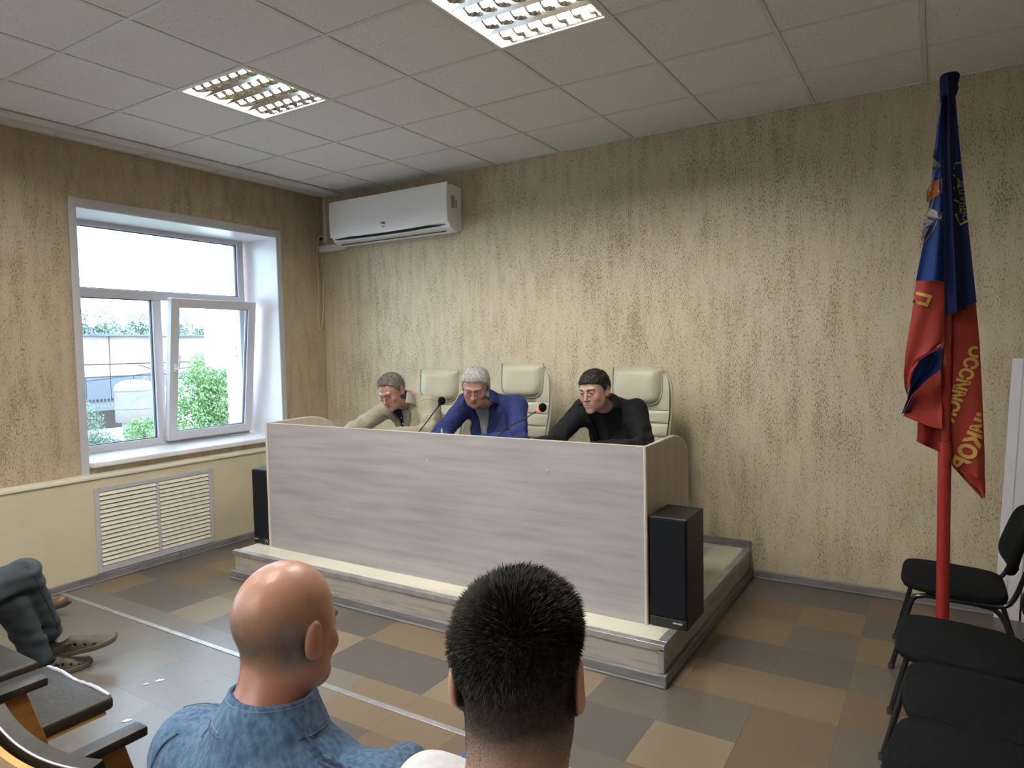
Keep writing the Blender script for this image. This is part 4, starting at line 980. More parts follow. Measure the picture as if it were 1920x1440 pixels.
def sdf_mesh(fn, lo, hi, h, band=4):
    lo = np.array(lo, dtype=f4); hi = np.array(hi, dtype=f4)
    nc = np.ceil((hi-lo)/(h*band)).astype(int)+1; n = nc*band
    def pts(idx, step, off): return (lo+(idx.astype(f4)+off)*step).astype(f4)
    I = np.stack(np.meshgrid(*[np.arange(k) for k in nc], indexing='ij'), -1).reshape(-1, 3)
    Fc = fn(pts(I, h*band, .5-.5/band)).reshape(nc)
    near = np.abs(Fc) < h*band*1.9
    F = np.repeat(np.repeat(np.repeat(Fc, band, 0), band, 1), band, 2).astype(f4)
    Mk = np.repeat(np.repeat(np.repeat(near, band, 0), band, 1), band, 2)
    J = np.argwhere(Mk)
    out = np.empty(len(J), f4)
    for s in range(0, len(J), 400000): out[s:s+400000] = fn(pts(J[s:s+400000], h, 0))
    F[Mk] = out
    S = F < 0
    cn = np.array(F.shape)-1; acc = np.zeros((*cn, 3), f4); cnt = np.zeros(cn, f4)
    quads = []
    base = np.arange(cn.prod()).reshape(cn)
    for ax in range(3):
        sl0 = [slice(None)]*3; sl1 = [slice(None)]*3; sl0[ax] = slice(0, -1); sl1[ax] = slice(1, None)
        cr_ = S[tuple(sl0)] != S[tuple(sl1)]; E_ = np.argwhere(cr_)
        # keep edges with all four neighbouring cells
        o = [a for a in range(3) if a != ax]
        ok = (E_[:, o[0]] > 0) & (E_[:, o[1]] > 0) & (E_[:, o[0]] < cn[o[0]]) & (E_[:, o[1]] < cn[o[1]]); E_ = E_[ok]
        f0 = F[E_[:, 0], E_[:, 1], E_[:, 2]]; E2 = E_.copy(); E2[:, ax] += 1; f1 = F[E2[:, 0], E2[:, 1], E2[:, 2]]
        t = f0/(f0-f1+1e-12); p = E_.astype(f4); p[:, ax] += t
        ids = []
        for da, db in ((0, 0), (-1, 0), (-1, -1), (0, -1)):
            C_ = E_.copy(); C_[:, o[0]] += da; C_[:, o[1]] += db
            np.add.at(acc, (C_[:, 0], C_[:, 1], C_[:, 2]), p); np.add.at(cnt, (C_[:, 0], C_[:, 1], C_[:, 2]), 1)
            ids.append(base[C_[:, 0], C_[:, 1], C_[:, 2]])
        q = np.stack(ids, 1); flip = (f0 < 0)
        if ax == 1: flip = ~flip
        q[~flip] = q[~flip][:, ::-1]; quads.append(q)
    Q = np.concatenate(quads); used = np.unique(Q); mp = np.zeros(cn.prod(), int); mp[used] = np.arange(len(used))
    vv = acc.reshape(-1, 3)[used]/cnt.reshape(-1)[used][:, None]
    return lo+vv*h, mp[Q]
def mk_mesh(name, V, Q, cols=None):
    me = bpy.data.meshes.new(name); me.vertices.add(len(V)); me.vertices.foreach_set('co', np.asarray(V, f4).ravel())
    me.loops.add(Q.size); me.loops.foreach_set('vertex_index', Q.ravel().astype(np.int32)); me.polygons.add(len(Q))
    me.polygons.foreach_set('loop_start', np.arange(0, Q.size, 4, dtype=np.int32)); me.polygons.foreach_set('loop_total', np.full(len(Q), 4, np.int32))
    me.update(calc_edges=True); me.validate()
    me.polygons.foreach_set('use_smooth', [True]*len(me.polygons))
    if cols is not None:
        a = me.color_attributes.new('Col', 'FLOAT_COLOR', 'POINT'); c4 = np.ones((len(V), 4), f4); c4[:, :3] = cols; a.data.foreach_set('color', c4.ravel())
    return me
def noise3(P, s, seed=0):
    r = np.random.RandomState(seed); out = np.zeros(len(P), f4)
    for k in range(7):
        d = r.normal(size=3).astype(f4); d /= np.linalg.norm(d); out += np.sin(P@(d*s*(.7+.25*k))+r.uniform(0, 6))
    return out/7
def rotm(yaw=0, pitch=0, roll=0):                # local head -> world; yaw about z, pitch>0 looks down, roll tilts
    return np.array((Matrix.Rotation(yaw, 3, 'Z') @ Matrix.Rotation(pitch, 3, 'X') @ Matrix.Rotation(roll, 3, 'Y')), dtype=f4)
def collar_shell(P, cc, tilt, r0, flare, zt, db, ds, opn, th=.004, roll=0, yaw=0):
    q = (P-cc)@rotm(yaw, tilt, roll); z = q[:, 2]; ang = np.arctan2(q[:, 0], q[:, 1]); aa = np.abs(ang)          # 0 at the nape (+y)
    rad = np.sqrt((q[:, 0]*.96)**2+(q[:, 1]*1.02)**2); drop = db+ds*np.clip(aa/1.9, 0, 1)**2
    sh = np.abs(rad-r0-flare*np.clip(zt-.004-z, 0, 1))-th; sh = smax(sh, z-zt, .005); sh = smax(sh, -(z+drop), .003)
    st = smax(np.abs(rad-r0+.002)-th*.8, np.abs(z-zt*.3)-zt*.9, .003)
    return smax(smin(sh, st, .005), (aa-opn)*.05, .002)
# ---- head in local space: face towards -y, origin mid-skull, chin at z -.125
def head_sdf(P, g):
    X = P.copy(); ax = np.abs(P[:, 0]); Pm = P.copy(); Pm[:, 0] = ax
    w = g.get('w', 1); fat = g.get('fat', 0)
    d = ell(P, (0, .014, .028+g.get('tall', 0)*.3), (.076*w, .098, .084+g.get('tall', 0)))
    d = smin(d, ell(P, (0, -.022, -.020), (.0655*w, .070, .088)), .03)
    d = smin(d, ell(P, (0, -.034, -.076), (.050*w+fat*.6, .054, .044+fat)), .035)
    d = smin(d, ell(Pm, (.043*w, -.012, -.066), (.020+fat*.7, .034, .034)), .03)
    d = smin(d, ell(P, (0, -.080, -.107), (.024, .020, .018)), .025)
    d = smin(d, ell(Pm, (.042*w, -.066, -.032), (.021, .018, .019)), .022)
    if g.get('jowl'): d = smin(d, ell(Pm, (.034, -.058, -.092), (.020, .026, .022)), .02)
    # brow
    d = smin(d, cap(Pm, (.010, -.0925, .018), (.044, -.080, .020), .0085, .006), .014)
    # eye sockets
    d = smax(d, -ell(Pm, (.030, -.101, .002), (.017, .015, .0105)), .012)
    d = smin(d, ell(Pm, (.031, -.0785, .001), (.0150, .0125, .0115)), .003)         # lidded eyeball
    d = smin(d, cap(Pm, (.018, -.0895, -.0125), (.040, -.0835, -.011), .0035), .008)      # lower bag
    # nose
    nl = g.get('nose', 1)
    d = smin(d, cap(P, (0, -.090, .010), (0, -.110*nl, -.034), .0065, .0105), .012)
    d = smin(d, ell(P, (0, -.1125*nl, -.0375), (.0105, .0105, .0095)), .006)
    d = smin(d, ell(Pm, (.0125, -.1005, -.0415), (.0075, .0105, .0075)), .006)
    d = smax(d, -ell(Pm, (.0065, -.104, -.0495), (.0035, .0055, .003)), .003)
    # mouth mound, lips
    d = smin(d, ell(P, (0, -.080, -.070), (.028, .018, .020)), .015)
    d = smin(d, ell(P, (0, -.0965, -.0665), (.022, .0065, .0048)), .005)
    d = smin(d, ell(P, (0, -.0950, -.0765), (.019, .0075, .0058)), .005)
    d = smax(d, -cap(Pm, (0, -.1045, -.0712), (.023, -.0945, -.0725), .0017), .003)
    d = smax(d, -cap(Pm, (.017, -.103, -.046), (.030, -.096, -.071), .0022), .008)        # folds beside the mouth
    # ears
    if not g.get('noear'):
        eo = g.get('earout', 0)
        e = ell(Pm, (.0795*w+eo, .016, -.006), (.0085, .0205, .0335))
        e = smin(e, ell(Pm, (.0765*w, .002, -.030), (.009, .012, .014)), .012)
        th = .35; c, s = math.cos(th), math.sin(th)
        rr = np.sqrt(((Pm[:, 1]-.018)/.016)**2+((Pm[:, 2]+.002)/.027)**2)
        bowl = ell(Pm, (.0885*w+eo, .012, -.003), (.0070, .0125, .0235))
        e = smax(e, -bowl, .004)
        d = smin(d, e, .006)
    return d
def skin_cols(P, g, N=None):
    base = np.array(g['skin'], f4); n = len(P); c = np.tile(base, (n, 1)); Pm = np.abs(P[:, 0])
    def blend(mask, col): 
        nonlocal c
        mk = np.clip(mask, 0, 1)[:, None]; c = c*(1-mk)+np.array(col, f4)*mk
    def blob(ce, r): q = (np.stack([Pm, P[:, 1], P[:, 2]], 1)-V3(*ce))/V3(*r); return np.exp(-(q*q).sum(1)*1.2)
    red = base*np.array([1.08, .70, .66])
    blend(.55*blob((.040, -.07, -.035), (.026, .03, .024)), red); blend(.6*blob((0, -.115, -.037), (.015, .03, .015)), red)
    blend(.5*blob((.082, .014, -.01), (.014, .025, .035)), red)
    front = P[:, 1] < -.04
    blend(.85*blob((0, -.100, -.0715), (.021, .02, .0075))*front, base*np.array([.88, .52, .50]))
    blend(.4*blob((.030, -.09, -.004), (.02, .02, .012))*front, base*.62)
    # upper-lid crease and lash line
    lash = np.exp(-((P[:, 2]-(-.0045-.12*(Pm-.031)**2*8))/.0018)**2)*(Pm > .017)*(Pm < .0455)*(P[:, 1] < -.06)
    blend(.85*lash, (.03, .02, .015))
    brow = np.exp(-((P[:, 2]-(.0200+.05*(Pm-.02)-14*(Pm-.03)**2*.3))/.0055)**4)*(Pm > .011)*(Pm < .050)*(P[:, 1] < -.055)
    blend(g.get('browk', .8)*brow, g['brow'])
    if g.get('mouthline', 1): blend(.8*np.exp(-((P[:, 2]+.0715+.1*Pm*.3)/.0013)**2)*(Pm < .024)*(P[:, 1] < -.085), (.10, .03, .025))
    if g.get('stub'):
        m = np.clip((-.045-P[:, 2])/.03, 0, 1)*(P[:, 1] < .0)*np.clip((P[:, 2]+.16)/.03, 0, 1)
        blend(g['stub']*m, base*np.array([.62, .60, .62]))
    if g.get('fade'): c = g['fade'](P, c)
    c *= (1+.05*noise3(P, 60, 3)+.04*noise3(P, 160, 5))[:, None]
    return np.clip(c, 0, 1)
def hairline(P, g):
    yk, zk = g['hl']; return P[:, 2]-np.interp(P[:, 1], yk, zk)-.004*noise3(P, 90, 9)
SKIN = mat('skin', (.6, .4, .3), .38, attr=True, sss=.12, bump=.06, bs=500)
def headmesh(name, g, R, C, neck, par, m, hres=.0026, extra=None, body=None):
    """R local->world rotation, C head centre, neck = (world base point, radius). Returns list of meshes data"""
    Ri = R.T; nb = (np.array(neck[0], f4)-C)@R            # world->local for row vectors: (w-C)@R
    def fn(P):
        d = head_sdf(P, g); nr = neck[1]
        nk = cap(P, (0, .022, -.060), nb, nr*.93, nr*1.08)
        d = smin(d, nk, .03)
        if len(neck) > 2: d = smin(d, ell(P, nb+np.array([0, 0, -.0]), (nr*1.12, nr*1.08, .04)), .05)
        return d
    lo = np.minimum(V3(-.105, -.13, -.16), nb-nr_(neck)); hi = np.maximum(V3(.105, .13, .125), nb+nr_(neck))
    V, Q = sdf_mesh(fn, lo, hi, hres)
    return V, Q, fn
def nr_(neck): return np.array([neck[1]*1.25, neck[1]*1.25, .03], f4)
def join_meshes(name, parts):
    Vs = []; Qs = []; Cs = []; o = 0
    for V, Q, c in parts: Vs.append(V); Qs.append(Q+o); Cs.append(c); o += len(V)
    return mk_mesh(name, np.concatenate(Vs), np.concatenate(Qs), np.concatenate(Cs))
def hand_sdf(P, wrist, palm, up, side, curl=.6, s=1.0):
    """wrist point, palm dir (unit), up = back of the hand normal, side: thumb direction"""
    w = np.array(wrist, f4); f = np.array(palm, f4); f /= np.linalg.norm(f); u = np.array(up, f4); u -= f*(u@f); u /= np.linalg.norm(u); t = np.array(side, f4); t = t-f*(t@f)-u*(t@u); t /= np.linalg.norm(t)
    d = cap(P, w, w+f*.03*s, .026*s, .030*s)
    for k, (off, ln) in enumerate(((.030, .070), (.010, .078), (-.010, .073), (-.029, .058))):
        kn = w+f*.088*s+t*off*s
        d = smin(d, cap(P, w+f*.02*s+t*off*.6*s, kn, .014*s, .0105*s), .02*s)
    dd = None
    for k, (off, ln) in enumerate(((.030, .070), (.010, .078), (-.010, .073), (-.029, .058))):
        kn = w+f*.088*s+t*off*s; a = curl*(.55+.12*k); p = kn; rr = .0095*s
        for j, seg in enumerate((.45, .32, .23)):
            a2 = a*(j*.85+.35); q = p+(f*math.cos(a2)-u*math.sin(a2))*ln*seg*s + t*off*.06*s
            e = cap(P, p, q, rr, rr*.9); dd = e if dd is None else np.minimum(dd, e); p = q; rr *= .92
    p = w+f*.03*s+t*.024*s; q = p+(f*.6+t*.8-u*.2)*.042*s; r_ = q+(f*.9+t*.3-u*.35)*.032*s
    dd = np.minimum(dd, smin(cap(P, p, q, .013*s, .0105*s), cap(P, q, r_, .0105*s, .0085*s), .006*s))
    return smin(d, dd, .006*s)
def snap_tube(bvh, pts, r, off=0.0, n=6, sub=8):
    P_ = bez(pts, sub); out = []
    for p in P_:
        h = bvh.find_nearest(p)
        if h[0] is not None: out.append(h[0]+h[1]*off)
    b = B(); b.tube(out, r, n); return b
def mesh_bvh(me):
    return BVHTree.FromPolygons([v.co.copy() for v in me.vertices], [tuple(p.vertices) for p in me.polygons])
def spikes(name, V, Q, sel, n, L, wid, dirf, m, par, seed=1, seg=2):
    """short tapering hair strands rooted on quads; dirf(points, normals)->(direction)"""
    r = np.random.RandomState(seed); A = V[Q[:, 0]]; Bq = V[Q[:, 1]]; Cq = V[Q[:, 2]]; D = V[Q[:, 3]]
    nn = np.cross(Cq-A, D-Bq); ar = np.linalg.norm(nn, axis=1); nn /= (ar[:, None]+1e-12); ce = (A+Bq+Cq+D)/4
    wgt = ar*sel(ce); wgt /= wgt.sum(); ix = r.choice(len(Q), n, p=wgt); u = r.uniform(0, 1, (n, 1)); v = r.uniform(0, 1, (n, 1))
    root = (A[ix]*(1-u)+Bq[ix]*u)*(1-v)+(D[ix]*(1-u)+Cq[ix]*u)*v; N_ = nn[ix]
    d = dirf(root, N_)+r.normal(size=(n, 3))*.16; d /= np.linalg.norm(d, axis=1)[:, None]
    ln = (L(root) if callable(L) else np.full(n, L))*r.uniform(.6, 1.25, n); ln = ln[:, None]
    s = np.cross(d, r.normal(size=(n, 3))); s /= np.linalg.norm(s, axis=1)[:, None]; s *= wid
    bendv = N_*-.25*ln*r.uniform(0, 1, (n, 1))
    p0 = root-N_*.001; p1 = root+d*ln*.55; p2 = root+d*ln+bendv
    VV = np.stack([p0-s, p0+s, p1-s*.8, p1+s*.8, p2], 1).reshape(-1, 3); b0 = np.arange(n)[:, None]*5
    F1 = (b0+np.array([[0, 1, 3, 2]])); F2 = (b0+np.array([[2, 3, 4]]))
    me = bpy.data.meshes.new(name); me.from_pydata(VV.tolist(), [], F1.tolist()+F2.tolist())
    me.polygons.foreach_set('use_smooth', [True]*len(me.polygons))
    return link(name, me, m, par)
HAIRM = {}
def hairmat(name, a, b): HAIRM[name] = mat('hair_'+name, a, .6, var=b, vs=90, stretch=(1, 1, .4), spec=.3, bump=.4, bs=200); return HAIRM[name]
hairmat('grey', (.17, .15, .13), (.08, .068, .055)); hairmat('white', (.44, .43, .40), (.28, .27, .25)); hairmat('brown', (.018, .013, .010), (.008, .006, .005)); hairmat('dark', (.040, .031, .021), (.015, .012, .008))
def cloth(name, a, b, rough=.85, vs=60, bump=.15, sheen=.15): return mat(name, a, rough, var=b, vs=vs, bump=bump, bs=250, spec=.2, sheen=sheen)
C_BEIGE = cloth('beige_linen', (.33, .295, .225), (.28, .25, .19)); C_BLUE = cloth('blue_suit_wool', (.024, .034, .125), (.018, .025, .09), sheen=0); C_BLACK = cloth('black_suit_wool', (.0045, .0045, .0055), (.007, .007, .008), sheen=0); SEAM = mat('dark_seam_shadow', (.02, .018, .02), .9)
C_NAVY = cloth('navy_shirt', (.008, .009, .030), (.006, .007, .022), sheen=0); C_GREYS = cloth('grey_green_shirt', (.14, .155, .165), (.11, .125, .135)); C_TEE = cloth('black_tee', (.0035, .0035, .005), (.005, .005, .007), sheen=0); C_TROU = cloth('dark_trousers', (.02, .02, .025), (.03, .03, .035))
C_WHITE = cloth('white_shirt_cotton', (.66, .66, .67), (.60, .60, .61))
# ================================================================== SEATED PANEL MEN (world coordinates, facing -y)
def panel_man(name_label, hc, yaw, pitch, roll, g, hairk, J, jmat, smat, open_w, btn_z, hair_t=.010, collar=True, seed=1, girth=1.0):
    root = empty('person', (J['pel'][0], J['pel'][1], PZ), label=name_label, cat='person'); O = np.array(root.location, f4)
    hc = np.array(hc, f4); R = rotm(yaw, pitch, roll)
    nb = np.array(J['neck'], f4); pel = np.array(J['pel'], f4); ch_ = np.array(J['chest'], f4)
    sl, sr, el, er, wl, wr = [np.array(J[k], f4) for k in ('sl', 'sr', 'el', 'er', 'wl', 'wr')]
    gq = girth
    def torso(P, e=0):
        mid = (pel+ch_)/2+V3(0, -.01, 0)
        def te(c, r): return ell(P, c, np.array(r)+e)
        d = te(pel+V3(0, 0, .08), (.17*gq, .135*gq, .14)); d = smin(d, te(mid, (.165*gq, .135*gq, .17)), .09)
        d = smin(d, te(ch_, (.165*gq, .125*gq, .15)), .09)
        d = smin(d, cap(P, sl+V3(-.02 if sl[0] > sr[0] else .02, 0, -.015), sr+V3(.02 if sl[0] > sr[0] else -.02, 0, -.015), .068+e), .08)
        d = smin(d, cap(P, nb+V3(0, .02, .01), ch_+V3(0, .02, .02), .062+e, .10+e), .07)
        return d
    def arms(P, e=0):
        a = smin(cap(P, sl, el, .058+e, .046+e), cap(P, el, wl, .045+e, .034+e), .02); b_ = smin(cap(P, sr, er, .058+e, .046+e), cap(P, er, wr, .045+e, .034+e), .02)
        return np.minimum(a, b_)
    # body: head+neck fine, torso/arms/hands coarse, one mesh
    V, Q, hfn = headmesh('h', g, R, hc, (nb, .056*g.get('neckw', 1), 1), root, SKIN)
    cols = skin_cols(V, g); Vw = V@R.T+hc
    hd = [np.array(J['hl'], f4), np.array(J['hr'], f4)]
    def bfn(P):
        d = smin(torso(P, -.022), arms(P, -.018), .04)
        d = np.minimum(d, hand_sdf(P, wl, hd[0]-wl, (0, 0, 1), (-1 if wl[0] > pel[0] else 1, -.2, 0), .9, .95))
        d = np.minimum(d, hand_sdf(P, wr, hd[1]-wr, (0, 0, 1), (-1 if wr[0] > pel[0] else 1, -.2, 0), .9, .95)); return d
    allp = np.stack([pel, ch_, sl, sr, el, er, wl, wr, hd[0], hd[1]]); lo = allp.min(0)-.20; hi = allp.max(0)+.17
    Vb, Qb = sdf_mesh(bfn, lo, hi, .0075); cb_ = np.tile(np.array(g['skin'], f4)*np.array([1, .88, .85], f4), (len(Vb), 1))
    me = join_meshes('body', [(Vw-O, Q, cols), (Vb-O, Qb, cb_)]); link('body', me, SKIN, root)
    # shirt
    def shirt(P):
        d = torso(P, -.012); d = smax(d, -(cap(P, nb+V3(0, -.03, .06), nb+V3(0, .0, -.01), .056)), .006)
        return d
    Vs, Qs = sdf_mesh(shirt, lo, hi, .009); o = link('shirt', mk_mesh('shirt', Vs-O, Qs), smat, root)
    cw = nb+V3(0, -.014, .022)
    if collar:
        def colf(P): return collar_shell(P, cw, -J.get('colp', .45), .0625, .38, .026, .014, .022, 2.75, .003)
        Vc, Qc = sdf_mesh(colf, cw-.12, cw+.12, .0035); link('collar', mk_mesh('collar', Vc-O, Qc), smat, root)
    # jacket
    rs = np.random.RandomState(seed)
    fo = []
    for (a, b_, w) in ((sl, el, 1), (el, wl, 1), (sr, er, 1), (er, wr, 1)): fo.append((a, b_))
    def jacket(P):
        t = torso(P, .010); a = arms(P, .012); d = smin(t, a, .035)
        fr = noise3(P*np.array([1, 1, 1], f4), 38, seed)*.0065+noise3(P, 75, seed+4)*.003
        for a_, b_ in fo:                                   # diagonal creases around the elbows
            ax = (b_-a_)/np.linalg.norm(b_-a_); s = (P-a_)@ax; L_ = np.linalg.norm(b_-a_); near = np.exp(-((s-(L_ if a_ is sl or a_ is sr else 0))/.09)**2)
            fr = fr+near*.0065*np.sin(s*95+ (P@V3(.3, .8, .5))*30)*(cap(P, a_, b_, .12) < 0)
        d = d-fr
        dx = P[:, 0]-(ch_[0]+J.get('ox', 0)); zz = P[:, 2]-btn_z
        v = np.abs(dx-J.get('osl', 0)*zz)-(.006+zz*open_w); v = np.where(zz < 0, np.maximum(v, -zz), v)
        wedge = smax(v, P[:, 1]-(ch_[1]-.035), .01)
        d = smax(d, -wedge, .008); d = smax(d, -(cap(P, nb+V3(0, -.045, .12), nb+V3(0, -.004, .02), .072, .066)), .01)
        d = smin(d, smax(cap(P, nb+V3(-.058, .030, .022), nb+V3(.058, .030, .022), .016), -cap(P, nb+V3(0, -.05, .10), nb+V3(0, -.01, 0), .070), .006), .02) if 0 else smin(d, collar_shell(P, nb+V3(0, -.008, .018), -J.get('colp', .45)*.8, .074, .42, .026, .040, .02, 2.15, .0055), .008)
        cut = np.minimum(-((P-(wl-.0*wl))@((wl-el)/np.linalg.norm(wl-el)))+(.0), 1)
        for w_, e_ in ((wl, el), (wr, er)):
            ax = (w_-e_)/np.linalg.norm(w_-e_); s = (P-w_)@ax; d = smax(d, np.where(cap(P, e_, w_, .09) < .06, s, -1), .004)
        return d
    Vj, Qj = sdf_mesh(jacket, lo, hi, .0062); mj = mk_mesh('jacket', Vj-O, Qj); jo = link('jacket', mj, jmat, root); bv = mesh_bvh(mj)
    def W(x, y, z): return Vector((x, y, z))-Vector(root.location)
    # lapels: strips projected on the jacket front beside the opening
    for s in (-1, 1):
        zt = nb[2]-.02; b = B(); n = 10; rows = []
        for k in range(n+1):
            t = k/n; z = btn_z+.005+(zt-btn_z)*t; zz = z-btn_z; xi = ch_[0]+J.get('ox', 0)+J.get('osl', 0)*zz+s*(.006+zz*open_w+.003); wd = .012+.050*math.sin(PI*min(t*1.05, 1)*.62)
            if t > .78: wd *= .72
            row = []
            for q in range(4):
                x = xi+s*wd*q/3; h = bv.ray_cast(W(x, ch_[1]-.5, z), Vector((0, 1, 0)))
                y = h[0].y-.006 if (h[0] is not None and h[0].y+root.location.y > ch_[1]-.175) else None
                row.append((x-root.location.x, y, z-root.location.z))
            rows.append(row)
        rows = [r for r in rows if all(p[1] is not None for p in r)]
        if len(rows) > 3:
            vs = [[b.bm.verts.new(p) for p in r] for r in rows]
            for i in range(len(vs)-1):
                for q in range(3): b.bm.faces.new((vs[i][q], vs[i][q+1], vs[i+1][q+1], vs[i+1][q]))
            bmesh.ops.solidify(b.bm, geom=b.bm.faces[:], thickness=.004)
            b.obj('lapel', jmat, jo, smooth=True)
            ed = [Vector(r[-1])+Vector((s*.001, -.001, 0)) for r in rows]; b = B(); b.tube(ed, .0016, 6); b.obj('lapel_edge', J.get('seam', SEAM), jo, smooth=True)
    for sh_, e_, w_ in ((sl, el, wl), (sr, er, wr)):      # armhole seams
        ax = Vector((e_-sh_).tolist()).normalized(); a1 = ax.orthogonal().normalized(); a2 = ax.cross(a1); c0 = Vector((sh_-O).tolist())+ax*.012
        snap_tube(bv, [c0+(a1*math.cos(t)+a2*math.sin(t))*.10 for t in [2*PI*k/14 for k in range(15)]], .0011, .0, sub=3).obj('armhole_seam', J.get('seam', SEAM), jo, smooth=True)
    if J.get('buttons'):
        for k in range(4):
            z = btn_z+.02+.045*k; h = mesh_bvh(o.data).ray_cast(W(ch_[0]+J.get('ox', 0)+J.get('osl', 0)*(z-btn_z), ch_[1]-.5, z), Vector((0, 1, 0)))
            if h[0] is not None: b = B(); b.lathe([(.005, 0), (.005, -.0015), (.002, -.002)], 10, h[0], ax=1); b.obj('button', M['silver'], o)
    # trousers + shoes (hidden behind the desk but there)
    def legs(P):
        d = ell(P, pel+V3(0, 0, .02), (.18, .15, .12))
        for s in (-1, 1):
            hp = pel+V3(s*.09, -.03, .0); kn = pel+V3(s*.12, -.42, .0); an = V3(kn[0], kn[1]+.04, PZ+.09)
            d = smin(d, smin(cap(P, hp, kn, .085, .062), cap(P, kn, an, .062, .05), .03), .05)
        return d
    Vt, Qt = sdf_mesh(legs, pel+V3(-.28, -.55, -.52), pel+V3(.28, .2, .2), .012)
    Vt[:, 2] = np.maximum(Vt[:, 2], PZ+.05); link('trousers', mk_mesh('trousers', Vt-O, Qt), C_TROU, root)
    for s in (-1, 1):
        k_ = pel+V3(s*.12, -.38, 0)
        b = B(); b.box((k_[0]-.045-O[0], k_[1]-.19-O[1], .0), (k_[0]+.045-O[0], k_[1]+.06-O[1], .075), .03, 3); b.obj('shoe', M['rubber'], root, smooth=True)
    # hair shell + strands
    def hair(P):
        n_ = .0022*noise3(P*np.array([1, 1, .5], f4), 260, seed)+.003*noise3(P, 90, seed+2)
        d = head_sdf(P, dict(g, noear=1))-hair_t-n_-hair_t*.6*np.clip((P[:, 2]-.05)/.05, 0, 1)
        return smax(d, -hairline(P, g), .016)
    Vh, Qh = sdf_mesh(hair, (-.11, -.125, -.12), (.11, .135, .14), .003)
    ho = link('hair', mk_mesh('hair', Vh@R.T+hc-O, Qh), HAIRM[hairk], root)
    comb = np.array(g.get('comb', (.3, -.5, .1)), f4)
    sp = spikes('hair_strands', Vh, Qh, lambda c: (c[:, 2] > -.05)*1.0, 5000, .013, .00055, lambda p, n_: n_*.35+comb*(p[:, 2:3] > .04)+np.array([0, .1, -.6], f4)*(p[:, 2:3] <= .04), HAIRM[hairk], ho, seed)
    me = sp.data; A = np.empty(len(me.vertices)*3, f4); me.vertices.foreach_get('co', A); A = A.reshape(-1, 3)@R.T+hc-O; me.vertices.foreach_set('co', A.ravel()); me.update()
    # eyes
    if g.get('eyes'):
        for s in (-1, 1):
            p = V3(s*.031, -.0885, -.001); b = B(); b.ico(Vector((p@R.T+hc-O).tolist()), .0062, 2, (1.35, .8, .55)); b.obj('eye', mat('eye_dark', (.03, .02, .015), .15), root, smooth=True)
    return root, bv
# hairlines: (y samples, z limit)
HL_STD = ([-.12, -.085, -.055, -.035, -.012, .0, .02, .045, .07, .12], [.068, .066, .056, .036, -.012, -.018, .020, -.045, -.070, -.075])
HL_REC = ([-.12, -.085, -.055, -.035, -.012, .0, .02, .045, .07, .12], [.084, .082, .068, .040, -.004, -.012, .022, -.045, -.070, -.075])
HL_LOW = ([-.12, -.085, -.055, -.035, -.012, .0, .02, .045, .07, .12], [.050, .050, .044, .028, -.006, -.010, .020, -.045, -.065, -.070])
gA = dict(skin=(.34, .185, .14), brow=(.20, .15, .12), browk=.6, hl=HL_REC, w=1.06, fat=.006, jowl=1, neckw=1.1, stub=.15, comb=(-.5, -.2, .0), nose=1.02)
gB = dict(skin=(.35, .19, .145), brow=(.30, .24, .20), browk=.55, hl=HL_STD, w=1.08, fat=.006, jowl=1, neckw=1.1, stub=.1, comb=(.5, -.5, .1), nose=1.02)
gC = dict(skin=(.39, .235, .19), brow=(.05, .035, .03), browk=.9, hl=HL_LOW, w=1.04, fat=.002, neckw=1.0, stub=.3, comb=(.2, -.7, .1), eyes=1)
def Jt(**k): return k
panel_man('seated man in beige blazer over navy shirt, looking down at the desk', (1.805, -1.075, 1.302), .05, .50, -.10, gA, 'grey',
    Jt(pel=(1.86, -.66, .74), chest=(1.86, -.84, 1.03), neck=(1.835, -.985, 1.232), sl=(1.985, -.87, 1.185), sr=(1.665, -.93, 1.175), el=(2.09, -1.02, 1.01), er=(1.45, -1.09, 1.01), wl=(1.87, -1.235, 1.005), wr=(1.54, -1.28, 1.00), hl=(1.76, -1.28, .99), hr=(1.64, -1.29, .99), ox=-.04, osl=-.2, buttons=1, colp=.5),
    C_BEIGE, C_NAVY, .27, .94, .006, seed=2, girth=1.1)
panel_man('seated grey-haired man in blue suit jacket and open grey shirt', (2.528, -1.07, 1.345), .42, .46, .04, gB, 'white',
    Jt(pel=(2.55, -.66, .74), chest=(2.54, -.85, 1.03), neck=(2.54, -.985, 1.258), sl=(2.715, -.87, 1.205), sr=(2.365, -.94, 1.215), el=(2.83, -1.03, 1.005), er=(2.235, -1.09, 1.0), wl=(2.62, -1.27, 1.0), wr=(2.42, -1.27, 1.0), hl=(2.53, -1.30, .99), hr=(2.50, -1.31, .99), ox=-.01, osl=-.05, colp=.5),
    C_BLUE, C_GREYS, .24, .93, .008, seed=5, girth=1.08)
panel_man('seated young man with short dark hair in black suit and black tee', (3.378, -1.07, 1.330), -.10, .17, -.06, gC, 'brown',
    Jt(pel=(3.42, -.66, .74), chest=(3.42, -.84, 1.03), neck=(3.40, -.985, 1.250), sl=(3.56, -.88, 1.195), sr=(3.235, -.93, 1.195), el=(3.66, -1.01, 1.00), er=(3.10, -1.10, 1.00), wl=(3.40, -1.25, 1.0), wr=(3.04, -1.31, .99), hl=(3.31, -1.30, .99), hr=(3.10, -1.39, .985), ox=-.03, osl=-.08, colp=.4),
    C_BLACK, C_TEE, .25, .92, .006, collar=False, seed=8, girth=1.0)
pn = empty('pen', (2.425, -1.315, 1.0), label='short white pen held by the man in blue', cat='pen')
b = B(); b.tube([(0, 0, .0), (.014, -.01, .085)], .0042, 8); b.obj('barrel', M['white'], pn, smooth=True)
